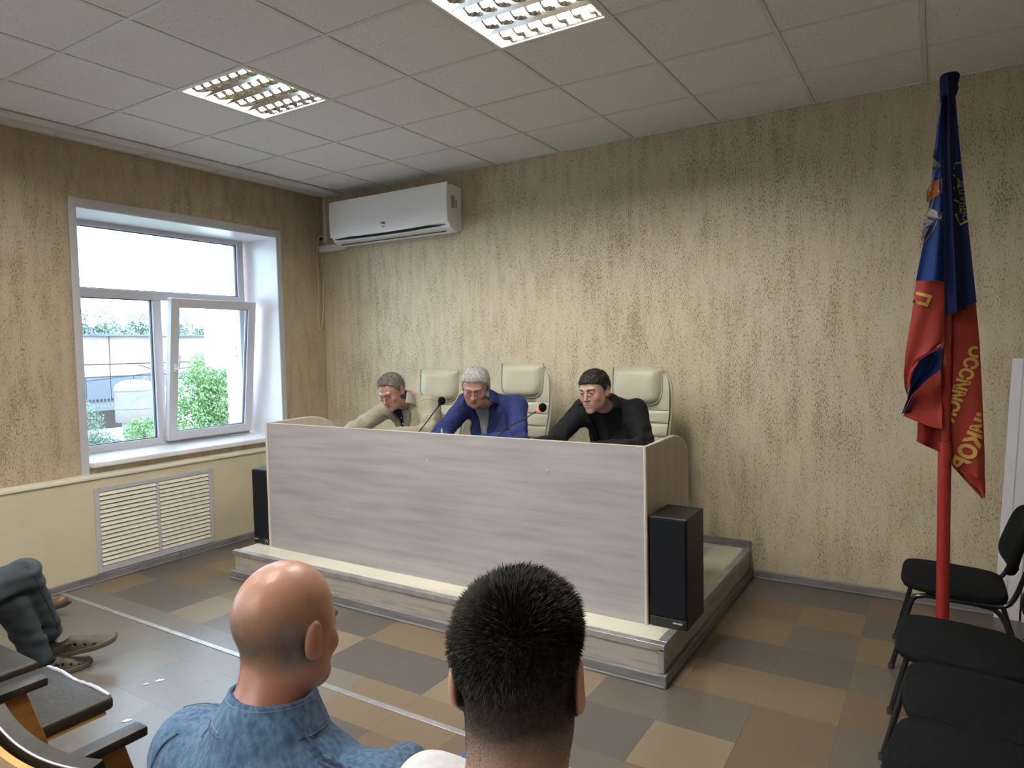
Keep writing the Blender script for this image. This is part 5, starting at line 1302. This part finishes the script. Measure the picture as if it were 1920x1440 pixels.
b = B(); b.tube([(-.003, .002, -.018), (0, 0, 0)], [.001, .0042], 8); b.obj('tip', M['silver'], pn, smooth=True)
# ================================================================== BALD MAN IN DENIM (seen from behind)
denim = mat('washed_denim', (.050, .105, .195), .85, var=(.125, .215, .34), vs=75, stretch=(1.3, 1.3, .55), vlo=.36, vhi=.66, detail=10, bump=.35, bs=420, spec=.2, sheen=.1)
denim2 = mat('denim_dark_seam', (.035, .065, .115), .9, var=(.09, .14, .22), vs=90, detail=4, bump=.3, bs=300)
stitch = mat('pale_stitching', (.24, .29, .36), .8)
def bald_man():
    root = empty('person', (4.09, -3.98, 0), label='bald man in faded blue denim jacket seen from behind', cat='person'); O = np.array(root.location, f4)
    hc = V3(4.054, -3.881, 1.072); R = rotm(PI+.08, .16, -.03)
    def fade(P, c):
        band = np.clip((P[:, 1]-.0)/.05+.2, 0, 1)
        z = P[:, 2]; top = .072+.026*noise3(P, 30, 4)-.15*np.clip(P[:, 1]-.05, 0, 1); bot = -.066+.016*noise3(P, 40, 8)
        m = np.clip((top-z)/.070, 0, 1)**1.2*np.clip((z-bot)/.035, 0, 1)
        side = np.clip((P[:, 1]+.035)/.04, 0, 1)*np.clip((.0835-np.abs(P[:, 0]))/.004, 0, 1)
        m = m*side*(.80+.25*noise3(P, 300, 2)+.55*noise3(P, 60, 12))
        m = np.clip(m, 0, .82)[:, None]
        c = c*(1-m)+np.array([.15, .115, .095], f4)*m
        # reddened nape
        r = np.clip((-.055-z)/.03, 0, 1)[:, None]*.6; c = c*(1-r)+np.array([.40, .15, .115], f4)*r
        return c
    g = dict(skin=(.44, .225, .155), brow=(.2, .15, .12), w=1.05, fat=.006, jowl=1, neckw=1.2, fade=fade, mouthline=1, tall=.008)
    nb = V3(4.076, -3.950, .918)
    V, Q, _ = headmesh('h', g, R, hc, (nb, .061, 1), root, SKIN, .0022); cols = skin_cols(V, g)
    sl = V3(3.865, -3.96, .818); sr = V3(4.27, -3.885, .800); el = V3(3.765, -3.86, .56); er = V3(4.36, -3.74, .60); wl = V3(3.93, -3.62, .55); wr = V3(4.26, -3.56, .70)
    pel = V3(4.09, -3.92, .52); ch_ = V3(4.075, -3.945, .73)
    def torso(P, e=0):
        d = ell(P, pel+V3(0, 0, .03), (.19+e, .15+e, .14)); d = smin(d, ell(P, (pel+ch_)/2, (.19+e, .145+e, .17)), .09); d = smin(d, ell(P, ch_, (.195+e, .125+e, .155+e)), .09)
        d = smin(d, cap(P, sl+V3(.03, 0, -.01), sr+V3(-.03, 0, -.01), .070+e), .09)
        d = smin(d, cap(P, nb+V3(-.0, -.004, .0), ch_+V3(0, 0, .05), .079+e, .12+e), .09); return d
    def arms(P, e=0):
        return np.minimum(smin(cap(P, sl, el, .068+e, .055+e), cap(P, el, wl, .052+e, .038+e), .03), smin(cap(P, sr, er, .068+e, .055+e), cap(P, er, wr, .052+e, .038+e), .03))
    def bfn(P):
        d = smin(torso(P, -.025), arms(P, -.02), .04)
        d = np.minimum(d, hand_sdf(P, wl, (.6, .7, -.1), (0, 0, 1), (1, 0, 0), .8)); d = np.minimum(d, hand_sdf(P, wr, (-.15, .25, .9), (.7, .6, .1), (-.8, .2, .1), .7, .95)); return d
    Vb, Qb = sdf_mesh(bfn, (3.62, -4.16, .36), (4.55, -3.38, 1.02), .0075)
    me = join_meshes('body', [(V@R.T+hc-O, Q, cols), (Vb-O, Qb, np.tile(np.array([.50, .28, .21], f4), (len(Vb), 1)))]); link('body', me, SKIN, root)
    def jacket(P):
        d = smin(torso(P, .006), arms(P, .010), .04)
        n_ = noise3(P*np.array([1, 1, .45], f4), 26, 3)*.0065+noise3(P, 60, 9)*.0022
        s = (P-sl)@((el-sl)/np.linalg.norm(el-sl)); n_ = n_+.005*np.sin(s*80+P[:, 0]*40)*np.exp(-((s-.10)/.10)**2)*(P[:, 0] < 3.88)
        sR = (P-sr)@((er-sr)/np.linalg.norm(er-sr)); n_ = n_+.006*np.sin(sR*85+P[:, 1]*30)*np.exp(-((sR-.06)/.09)**2)*(P[:, 0] > 4.22)
        # sleeve-head ridge along the armhole of the near (right) shoulder
        d = d-n_
        d = smax(d, -cap(P, nb+V3(-.005, .03, .16), nb+V3(0, .018, .085), .078, .066), .01)
        for w_, e_ in ((wl, el), (wr, er)):
            ax = (w_-e_)/np.linalg.norm(w_-e_); s = (P-w_)@ax; d = smax(d, np.where(cap(P, e_, w_, .09) < .06, s, -1), .004)
        return d
    Vj, Qj = sdf_mesh(jacket, (3.60, -4.18, .38), (4.56, -3.45, 1.02), .0058); mj = mk_mesh('denim_jacket', Vj-O, Qj); jo = link('denim_jacket', mj, denim, root); bv = mesh_bvh(mj)
    # folded collar: frustum shell with points
    cc = nb+V3(-.006, .018, .038)
    def col(P): return collar_shell(P+(noise3(P, 60, 4)*.002)[:, None], cc, .10, .0745, .5, .018, .034, .030, 2.3, yaw=PI)
    Vc, Qc = sdf_mesh(col, cc-V3(.19, .19, .12), cc+V3(.19, .19, .10), .0036); mc = mk_mesh('collar', Vc-O, Qc); co = link('collar', mc, denim, root); bvc = mesh_bvh(mc)
    def L3(*p): return Vector(p)-Vector(root.location)
    def ring(zl, r, a0=-2.0, a1=2.0, n=24):
        out = []; Rm = rotm(PI, .10, 0)
        for k in range(n+1):
            a = a0+(a1-a0)*k/n; q = np.array([r*math.sin(a), r*math.cos(a), zl], f4); out.append(Vector((q@Rm.T+cc).tolist())-Vector(root.location))
        return out
    snap_tube(bvc, ring(-.026, .0985), .0007, .0004, sub=2).obj('stitching', stitch, co, smooth=True)
    snap_tube(bvc, ring(.014, .079), .0006, .0003, sub=2).obj('stitching', stitch, co, smooth=True)
    snap_tube(bvc, ring(-.0335, .1025), .0026, .0, sub=2).obj('collar_edge', denim2, co, smooth=True)
    # yoke and armhole seams on the back (felled seam: dark ridge with two pale stitch rows)
    def seam(pts, r=.003, m=denim2):
        snap_tube(bv, [L3(*p) for p in pts], r, .0005).obj('seam', m, jo, smooth=True)
        for o_ in (.006, -.006):
            snap_tube(bv, [L3(p[0]+o_*.7, p[1], p[2]+o_) for p in pts], .0006, .0004).obj('stitching', stitch, jo, smooth=True)
    seam([(4.161, -3.95, .971), (4.208, -3.945, .96), (4.253, -3.941, .944), (4.294, -3.94, .928), (4.33, -3.945, .90), (4.34, -3.99, .80)])
    seam([(3.90, -4.02, .90), (3.87, -4.05, .85), (3.855, -4.08, .79), (3.85, -4.09, .70), (3.85, -4.09, .60)])
    seam([(3.93, -3.90, .93), (3.88, -3.93, .905), (3.83, -3.955, .89)], .002)
    for k in range(15):                                      # puckers beside the right armhole
        t = k/14; p = Vector((4.178+.160*t, -3.957, .965-.060*t)); b_ = snap_tube(bv, [p-Vector(root.location), p+Vector((.016, 0, .010))-Vector(root.location)], .0022, .0002, sub=3); b_.obj('pucker', denim2, jo, smooth=True)
    # hole / worn patch with loose threads and a cuff button on the shoulder tab
    hp = L3(4.006, -3.991, .917)
    h = bv.find_nearest(hp); n_ = h[1]; t1 = n_.orthogonal().normalized()
    b = B(); b.ico(h[0], .006, 2, (1, 1, .8)); b.obj('worn_hole', mat('worn_hole', (.30, .16, .10), .9), jo)
    tl = [(0, 0), (.012, -.012), (.016, -.03), (.012, -.05), (.0, -.062), (-.010, -.045), (-.008, -.02), (0, 0)]
    snap_tube(bv, [h[0]+Vector((a+.012, 0, c)) for a, c in tl], .0008, .0005, sub=5).obj('pale_thread', stitch, jo, smooth=True)
    snap_tube(bv, [h[0]+Vector((a*.5-.008, 0, c*.6)) for a, c in tl], .0015, .0002, sub=5).obj('dark_thread', denim2, jo, smooth=True)
    # jeans
    def legs(P):
        d = ell(P, pel+V3(0, .02, 0), (.19, .16, .12))
        for s in (-1, 1):
            hp_ = pel+V3(s*.09, .03, -.0); kn = pel+V3(s*.13, .46, .0); an = V3(kn[0], kn[1]+.0, .12); d = smin(d, smin(cap(P, hp_, kn, .088, .065), cap(P, kn, an, .065, .055), .03), .05)
        return d
    Vt, Qt = sdf_mesh(legs, pel+V3(-.3, -.2, -.5), pel+V3(.3, .58, .18), .012); link('jeans', mk_mesh('jeans', Vt-O, Qt), denim2, root)
    for s in (-1, 1):
        b = B(); kx = pel[0]+s*.13-O[0]; ky = pel[1]+.46-O[1]; b.box((kx-.045, ky-.08, .0), (kx+.045, ky+.19, .085), .03, 3); b.obj('shoe', M['rubber'], root, smooth=True)
    # short greying stubble around the back and sides
    hm = mat('hair_stubble_grey', (.24, .20, .17), .7)
    sp = spikes('hair_stubble', V, Q, lambda c: np.clip((.035-c[:, 2])/.06, 0, 1)*np.clip((c[:, 2]+.066)/.035, 0, 1)*np.clip((c[:, 1]+.03)/.05, 0, 1)*(np.abs(c[:, 0]) < .081), 5000, .0028, .00018, lambda p, n2: n2*.5+np.array([0, .1, -.8], f4), hm, root, 4)
    me = sp.data; A = np.empty(len(me.vertices)*3, f4); me.vertices.foreach_get('co', A); me.vertices.foreach_set('co', (A.reshape(-1, 3)@R.T+hc-O).ravel()); me.update()
    return root
bald_man()
# ================================================================== YOUNG MAN (back of the head, white shirt)
def young_man():
    root = empty('person', (4.62, -3.98, 0), label='young man with short dark hair and white shirt seen from behind', cat='person'); O = np.array(root.location, f4)
    hc = V3(4.622, -3.973, 1.156); R = rotm(PI+.38, .10, .02)
    def fade(P, c):
        z = P[:, 2]+.25*np.clip(-P[:, 1]-.0, 0, .1); t = np.clip((z+.125)/.085, 0, 1)
        side = np.clip((P[:, 1]+.045)/.03, 0, 1)*np.clip((.0790-np.abs(P[:, 0]))/.003, 0, 1)
        m = (t*side*(.92+.06*noise3(P, 400, 2)))[:, None]
        return c*(1-m)+np.array([.030, .022, .018], f4)*m
    g = dict(skin=(.54, .33, .25), brow=(.05, .035, .03), w=.96, fat=.0, neckw=1.05, fade=fade, earout=.005)
    nb = V3(4.66, -4.05, .965)
    V, Q, _ = headmesh('h', g, R, hc, (nb, .066, 1), root, SKIN, .0022); cols = skin_cols(V, g)
    sl = V3(4.425, -3.92, .885); sr = V3(4.81, -4.0, .875); el = V3(4.33, -3.88, .62); er = V3(4.90, -3.86, .62); wl = V3(4.48, -3.66, .58); wr = V3(4.76, -3.64, .58)
    pel = V3(4.62, -3.94, .52); ch_ = V3(4.62, -4.00, .76)
    def torso(P, e=0):
        d = ell(P, pel+V3(0, 0, .03), (.16+e, .13+e, .14)); d = smin(d, ell(P, (pel+ch_)/2, (.155+e, .12+e, .17)), .09); d = smin(d, ell(P, ch_, (.165+e, .112+e, .15+e)), .09)
        d = smin(d, cap(P, sl+V3(.03, 0, -.01), sr+V3(-.03, 0, -.01), .060+e), .08); d = smin(d, cap(P, nb, ch_, .060+e, .10+e), .10); return d
    def arms(P, e=0):
        return np.minimum(smin(cap(P, sl, el, .056+e, .046+e), cap(P, el, wl, .044+e, .032+e), .03), smin(cap(P, sr, er, .056+e, .046+e), cap(P, er, wr, .044+e, .032+e), .03))
    def bfn(P):
        d = smin(torso(P, -.012), arms(P, -.010), .04)
        return np.minimum(np.minimum(d, hand_sdf(P, wl, (.4, .8, -.3), (0, 0, 1), (1, 0, 0), .6)), hand_sdf(P, wr, (-.4, .8, -.3), (0, 0, 1), (-1, 0, 0), .6))
    Vb, Qb = sdf_mesh(bfn, (4.2, -4.15, .36), (5.02, -3.44, 1.06), .0075)
    me = join_meshes('body', [(V@R.T+hc-O, Q, cols), (Vb-O, Qb, np.tile(np.array([.54, .33, .25], f4), (len(Vb), 1)))]); link('body', me, SKIN, root)
    def shirt(P):
        d = smin(torso(P, .006), arms(P, .012), .04)
        s = (P-sl)@((el-sl)/np.linalg.norm(el-sl)); n_ = noise3(P*np.array([1, 1, .5], f4), 28, 13)*.004+.0045*np.sin(s*75+P[:, 0]*60)*np.exp(-((s-.02)/.10)**2)
        d = d-n_; d = smax(d, -cap(P, nb+V3(0, .03, .14), nb+V3(0, .0, -.015), .075, .071), .008)
        for w_, e_ in ((wl*.5+el*.5, el), (wr*.5+er*.5, er)):
            ax = (w_-e_)/np.linalg.norm(w_-e_); s = (P-w_)@ax; d = smax(d, np.where(cap(P, e_, w_+(w_-e_), .09) < .06, s, -1), .004)
        return d
    Vs, Qs = sdf_mesh(shirt, (4.2, -4.15, .38), (5.02, -3.6, 1.04), .006); link('white_shirt', mk_mesh('white_shirt', Vs-O, Qs), C_WHITE, root)
    def legs(P):
        d = ell(P, pel, (.17, .15, .11))
        for s in (-1, 1):
            kn = pel+V3(s*.13, .46, 0); an = V3(kn[0], kn[1], .12); d = smin(d, smin(cap(P, pel+V3(s*.09, .03, 0), kn, .08, .06), cap(P, kn, an, .06, .05), .03), .05)
        return d
    Vt, Qt = sdf_mesh(legs, pel+V3(-.3, -.2, -.5), pel+V3(.3, .58, .18), .012); link('trousers', mk_mesh('trousers', Vt-O, Qt), C_TROU, root)
    for s in (-1, 1):
        b = B(); kx = pel[0]+s*.13-O[0]; ky = pel[1]+.46-O[1]; b.box((kx-.045, ky-.08, .0), (kx+.045, ky+.19, .085), .03, 3); b.obj('shoe', M['white'], root, smooth=True)
    # hair: thick on top, clipped at the sides
    hl = ([-.12, -.085, -.055, -.03, .0, .04, .08, .13], [.055, .055, .05, .040, .036, .022, .002, -.01])
    def hair(P):
        zt = np.clip((P[:, 2]-.0)/.09, 0, 1); t_ = .003+.011*zt+.009*np.clip(-P[:, 1]/.08, 0, 1)*zt
        d = head_sdf(P, dict(g, noear=1))-t_-.004*noise3(P, 80, 21)*(.3+zt)
        yk, zk = hl; return smax(d, -(P[:, 2]-np.interp(P[:, 1], yk, zk)-.008*noise3(P, 60, 19)), .020)
    Vh, Qh = sdf_mesh(hair, (-.125, -.15, -.06), (.125, .15, .16), .003)
    ho = link('hair', mk_mesh('hair', Vh@R.T+hc-O, Qh), HAIRM['dark'], root)
    cwn = V3(.0, .070, .070)
    def dirf(p, n2):
        d = p-cwn; d[:, 2] *= .4; r = np.linalg.norm(d, axis=1)[:, None]+1e-4; sw = np.cross(d/r, np.array([0, -.5, 1.]))
        up = np.clip((p[:, 2:3]-.02)/.06, 0, 1); dn = np.array([0, .05, -.9])
        return n2*(.55+.35*up)+(d/r*.7+sw*.35)*up+dn*(1-up)*.8
    sp1 = spikes('hair_strands', Vh, Qh, lambda c: (c[:, 2] > -.01)*(.4+np.clip(c[:, 2]/.05, 0, 1)), 26000, lambda p: .007+.010*np.clip(p[:, 2]/.09, 0, 1)+.008*np.clip(-p[:, 1]/.06, 0, 1), .0006, dirf, HAIRM['dark'], ho, 3)
    hs = mat('hair_clipped', (.035, .027, .022), .7)
    sp2 = spikes('clipped_hair', V, Q, lambda c: ((c[:, 2] > -.12) & (c[:, 2] < .045) & (c[:, 1] > -.035) & (np.abs(c[:, 0]) < .0775))*np.clip((c[:, 2]+.12)/.08, .02, 1)**1.5, 30000, lambda p: .0015+.005*np.clip((p[:, 2]+.05)/.07, 0, 1), .00022, lambda p, n2: n2*.8+np.array([0, .1, -.8]), hs, root, 6)
    for sp in (sp1, sp2):
        me = sp.data; A = np.empty(len(me.vertices)*3, f4); me.vertices.foreach_get('co', A); me.vertices.foreach_set('co', (A.reshape(-1, 3)@R.T+hc-O).ravel()); me.update()
    return root
young_man()
# ================================================================== MAN WITH CROSSED LEGS at the left edge
def legs_man():
    root = empty('person', (1.5, -3.80, 0), label='man in blue-grey jeans and brown sandals sitting cross-legged at left edge', cat='person'); O = np.array(root.location, f4)
    jm = mat('blue_grey_jeans', (.022, .032, .042), .85, var=(.055, .072, .085), vs=14, detail=8, vlo=.35, vhi=.7, bump=.3, bs=350)
    pel = V3(1.50, -3.80, .52); k1 = V3(1.375, -3.235, .545); a1 = V3(1.28, -3.100, .185); k2 = V3(1.37, -3.29, .42); a2 = V3(1.36, -3.19, .12)
    def legs(P):
        d = ell(P, pel, (.18, .16, .12))
        c1 = smin(cap(P, pel+V3(.09, .05, .02), k1, .088, .072), cap(P, k1, a1, .072, .062), .03); c2 = smin(cap(P, pel+V3(-.09, .05, -.01), k2, .085, .068), cap(P, k2, a2, .068, .062), .03)
        f_ = noise3(P, 30, 3)*.006+.005*np.sin(P[:, 2]*70+P[:, 0]*35+P[:, 1]*20)*np.exp(-((P[:, 2]-.5)/.09)**2)+.004*np.sin(P[:, 2]*85+P[:, 1]*25)*np.exp(-((P[:, 2]-.24)/.06)**2)
        d = smin(smin(d, c2, .04), c1, .012)-f_
        ax = (a1-k1)/np.linalg.norm(a1-k1); d = smax(d, np.where(cap(P, k1, a1, .12) < .0, (P-a1)@ax-.005, -1), .004)
        return smax(d, -(P[:, 2]-.085), .004)
    V, Q = sdf_mesh(legs, (1.1, -4.02, .04), (1.75, -2.98, .70), .0065); mj = mk_mesh('jeans', V-O, Q); jo = link('jeans', mj, jm, root); bv = mesh_bvh(mj)
    sm = mat('jeans_seam', (.02, .03, .04), .9)
    for dx in (.05,):
        snap_tube(bv, [Vector(k1+V3(.06, -.02, .05)-O), Vector((k1+a1)/2+V3(.08, .03, 0)-O), Vector(a1+V3(.07, .03, .02)-O)], .0025, .0003).obj('seam', sm, jo, smooth=True)
    # upper body (outside the frame): sweater + head
    ch_ = V3(1.52, -3.86, .78); nb = V3(1.52, -3.87, .98); hc = V3(1.52, -3.84, 1.16)
    R = rotm(PI-.1, .1, 0); g = dict(skin=(.52, .33, .26), brow=(.1, .08, .06))
    Vh, Qh, _ = headmesh('h', g, R, hc, (nb, .06, 1), root, SKIN, .004)
    so1 = V3(1.33, -3.86, .90); so2 = V3(1.71, -3.86, .90); e1 = V3(1.27, -3.75, .66); e2 = V3(1.77, -3.75, .66); w1 = V3(1.40, -3.56, .66); w2 = V3(1.63, -3.56, .66)
    def tors(P, e=0):
        d = ell(P, pel+V3(0, 0, .04), (.16+e, .13+e, .14)); d = smin(d, ell(P, ch_, (.165+e, .115+e, .2)), .09); d = smin(d, cap(P, so1, so2, .06+e), .08); d = smin(d, cap(P, nb, ch_, .06+e, .1+e), .08)
        return np.minimum(smin(d, smin(cap(P, so1, e1, .055+e, .045+e), cap(P, e1, w1, .042+e, .032+e), .03), .04), smin(cap(P, so2, e2, .055+e, .045+e), cap(P, e2, w2, .042+e, .032+e), .03))
    def bf(P): 
        d = tors(P, -.012); d = np.minimum(d, hand_sdf(P, w1, (.5, .8, -.3), (0, 0, 1), (1, 0, 0), .6)); d = np.minimum(d, hand_sdf(P, w2, (-.5, .8, -.3), (0, 0, 1), (-1, 0, 0), .6))
        d = np.minimum(d, smin(cap(P, k1, a1, .055, .028), cap(P, a1, a1+V3(.0, .02, -.08), .026, .026), .02)); d = np.minimum(d, cap(P, k2, a2-V3(0, 0, .05), .05, .026)); return d
    Vb, Qb = sdf_mesh(bf, (1.14, -4.05, .03), (1.9, -2.95, 1.06), .009)
    me = join_meshes('body', [(Vh@R.T+hc-O, Qh, skin_cols(Vh, g)), (Vb-O, Qb, np.tile(np.array([.5, .3, .24], f4), (len(Vb), 1)))]); link('body', me, SKIN, root)
    Vs, Qs = sdf_mesh(lambda P: smax(tors(P, .008), -cap(P, nb+V3(0, .02, .1), nb, .07), .01), (1.14, -4.05, .42), (1.9, -3.50, 1.06), .010); link('sweater', mk_mesh('sweater', Vs-O, Qs), C_TROU, root)
    Vx, Qx = sdf_mesh(lambda P: smax(head_sdf(P, dict(noear=1))-.008, -hairline(P, dict(hl=HL_STD)), .01), (-.11, -.12, -.1), (.11, .13, .14), .005); link('hair', mk_mesh('hair', Vx@R.T+hc-O, Qx), HAIRM['grey'], root)
    # sandals
    up_m = mat('brown_leather_sandal', (.085, .066, .042), .55, var=(.06, .046, .030), vs=30, bump=.2, bs=150); so_m = mat('sandal_sole', (.12, .10, .06), .7); sock = mat('dark_sock', (.012, .009, .008), .95)
    def sandal(heel, toe, up, label):
        heel = np.array(heel, f4); toe = np.array(toe, f4); f = toe-heel; L_ = float(np.linalg.norm(f)); f /= L_; u = np.array(up, f4); u -= f*(u@f); u /= np.linalg.norm(u); s = np.cross(f, u); Rm = np.stack([s, f, u], 1)
        sh = empty('sandal', tuple((heel-O).tolist())); 
        def loc(P): return (P-heel)@Rm        # x side, y along, z up ; sole bottom z=0
        def wdt(y): return np.interp(y/L_, [0, .1, .3, .5, .72, .9, 1], [.024, .037, .037, .040, .052, .044, .020])
        def sole(P):
            q = P; rise = .010*np.clip((q[:, 1]/L_-.75)/.25, 0, 1)**2
            yy = np.clip(q[:, 1], .008, L_-.012); d2 = np.sqrt((np.maximum(np.abs(q[:, 0])-(wdt(yy)-.008), 0))**2+(q[:, 1]-yy)**2)-.008
            return smax(d2, np.abs(q[:, 2]-.014-rise)-.014, .006)
        def upper(P):
            y = P[:, 1]/L_; hz = np.interp(y, [0, .12, .3, .45, .7, .9, 1.0], [.095, .098, .088, .092, .064, .044, .026]); wz = wdt(P[:, 1])*.98
            q = np.sqrt((P[:, 0]/wz)**2+(np.maximum(P[:, 2]-.012, 0)/(hz-.012))**2.0); d = (q-1)*np.minimum(wz, hz-.01)*.8
            d = smax(d, np.abs(P[:, 1]-L_/2)-L_/2+.004, .012); d = smax(d, .016-P[:, 2], .003); inn = d+.005; d = np.maximum(d, -inn)
            op = ell(P, (0, L_*.26, .095), (.036, L_*.17, .04)); d = smax(d, -op, .004)
            for k, yy in enumerate((.50, .62, .74, .85)):          # cut-outs along both sides
                for sx in (-1, 1): d = smax(d, -ell(P, (sx*wdt(np.array([yy*L_]))[0]*(.62 if k < 3 else .45), L_*yy, .052-.011*k), (.016, .0075, .007)), .002)
            for sx in (-1, 1): d = smax(d, -ell(P, (sx*.034, L_*.10, .05), (.014, .014, .006)), .002)
            return d
        def foot(P): return U(.02, cap(P, (0, .045, .05), (0, L_*.6, .036), .030, .024), cap(P, (0, L_*.6, .034), (0, L_*.9, .024), .030, .016), cap(P, (0, .05, .05), (0, .040, .22), .036, .046))
        par = []
        for nme, fn_, m_, lo, hi, hh in (('sole', sole, so_m, (-.065, -.01, -.01), (.065, L_+.01, .05), .0035), ('upper', upper, up_m, (-.065, -.01, .0), (.065, L_+.01, .11), .0028), ('sock', foot, sock, (-.055, -.01, .0), (.055, L_, .26), .005)):
            V, Q = sdf_mesh(fn_, lo, hi, hh); V = V@Rm.T; o = link(nme, mk_mesh(nme, V, Q), m_, sh)
        b = B(); b.box((-.045, L_*.40, .060), (.045, L_*.47, .066), .002, 1)
        for v in b.bm.verts:
            z_ = .088-.020*(v.co.x/.045)**2-.0
            v.co.z = z_+(v.co.z-.063); v.co = Vector((Rm@np.array(v.co)).tolist())
        b.obj('strap', up_m, sh)
        sh.parent = root; return sh
    sandal((1.262, -3.145, .050), (1.50, -2.875, .115), (.0, -.15, 1), 'raised')
    sandal((1.36, -3.24, 0), (1.385, -2.955, 0), (0, 0, 1), 'planted')
legs_man()
# brown shoe of someone further along the wall
sh = empty('shoe', (.43, -2.80, 0.02), label='brown shoe on the floor showing behind the crossed legs', cat='shoe')
def shf(P): return smax(U(.03, cap(P, (0, 0, .045), (.0, .17, .035), .038, .034), cap(P, (0, 0, .05), (0, -.02, .09), .038, .034)), .012-P[:, 2], .004)
V, Q = sdf_mesh(shf, (-.06, -.09, 0), (.06, .23, .14), .006); link('upper', mk_mesh('upper', V, Q), mat('reddish_brown_leather', (.16, .085, .05), .4), sh)
b = B(); b.box((-.036, -.05, 0), (.036, .205, .018), .008, 2); b.obj('sole', M['rubber'], sh)
sh.rotation_euler = (.25, 0, math.radians(-58))
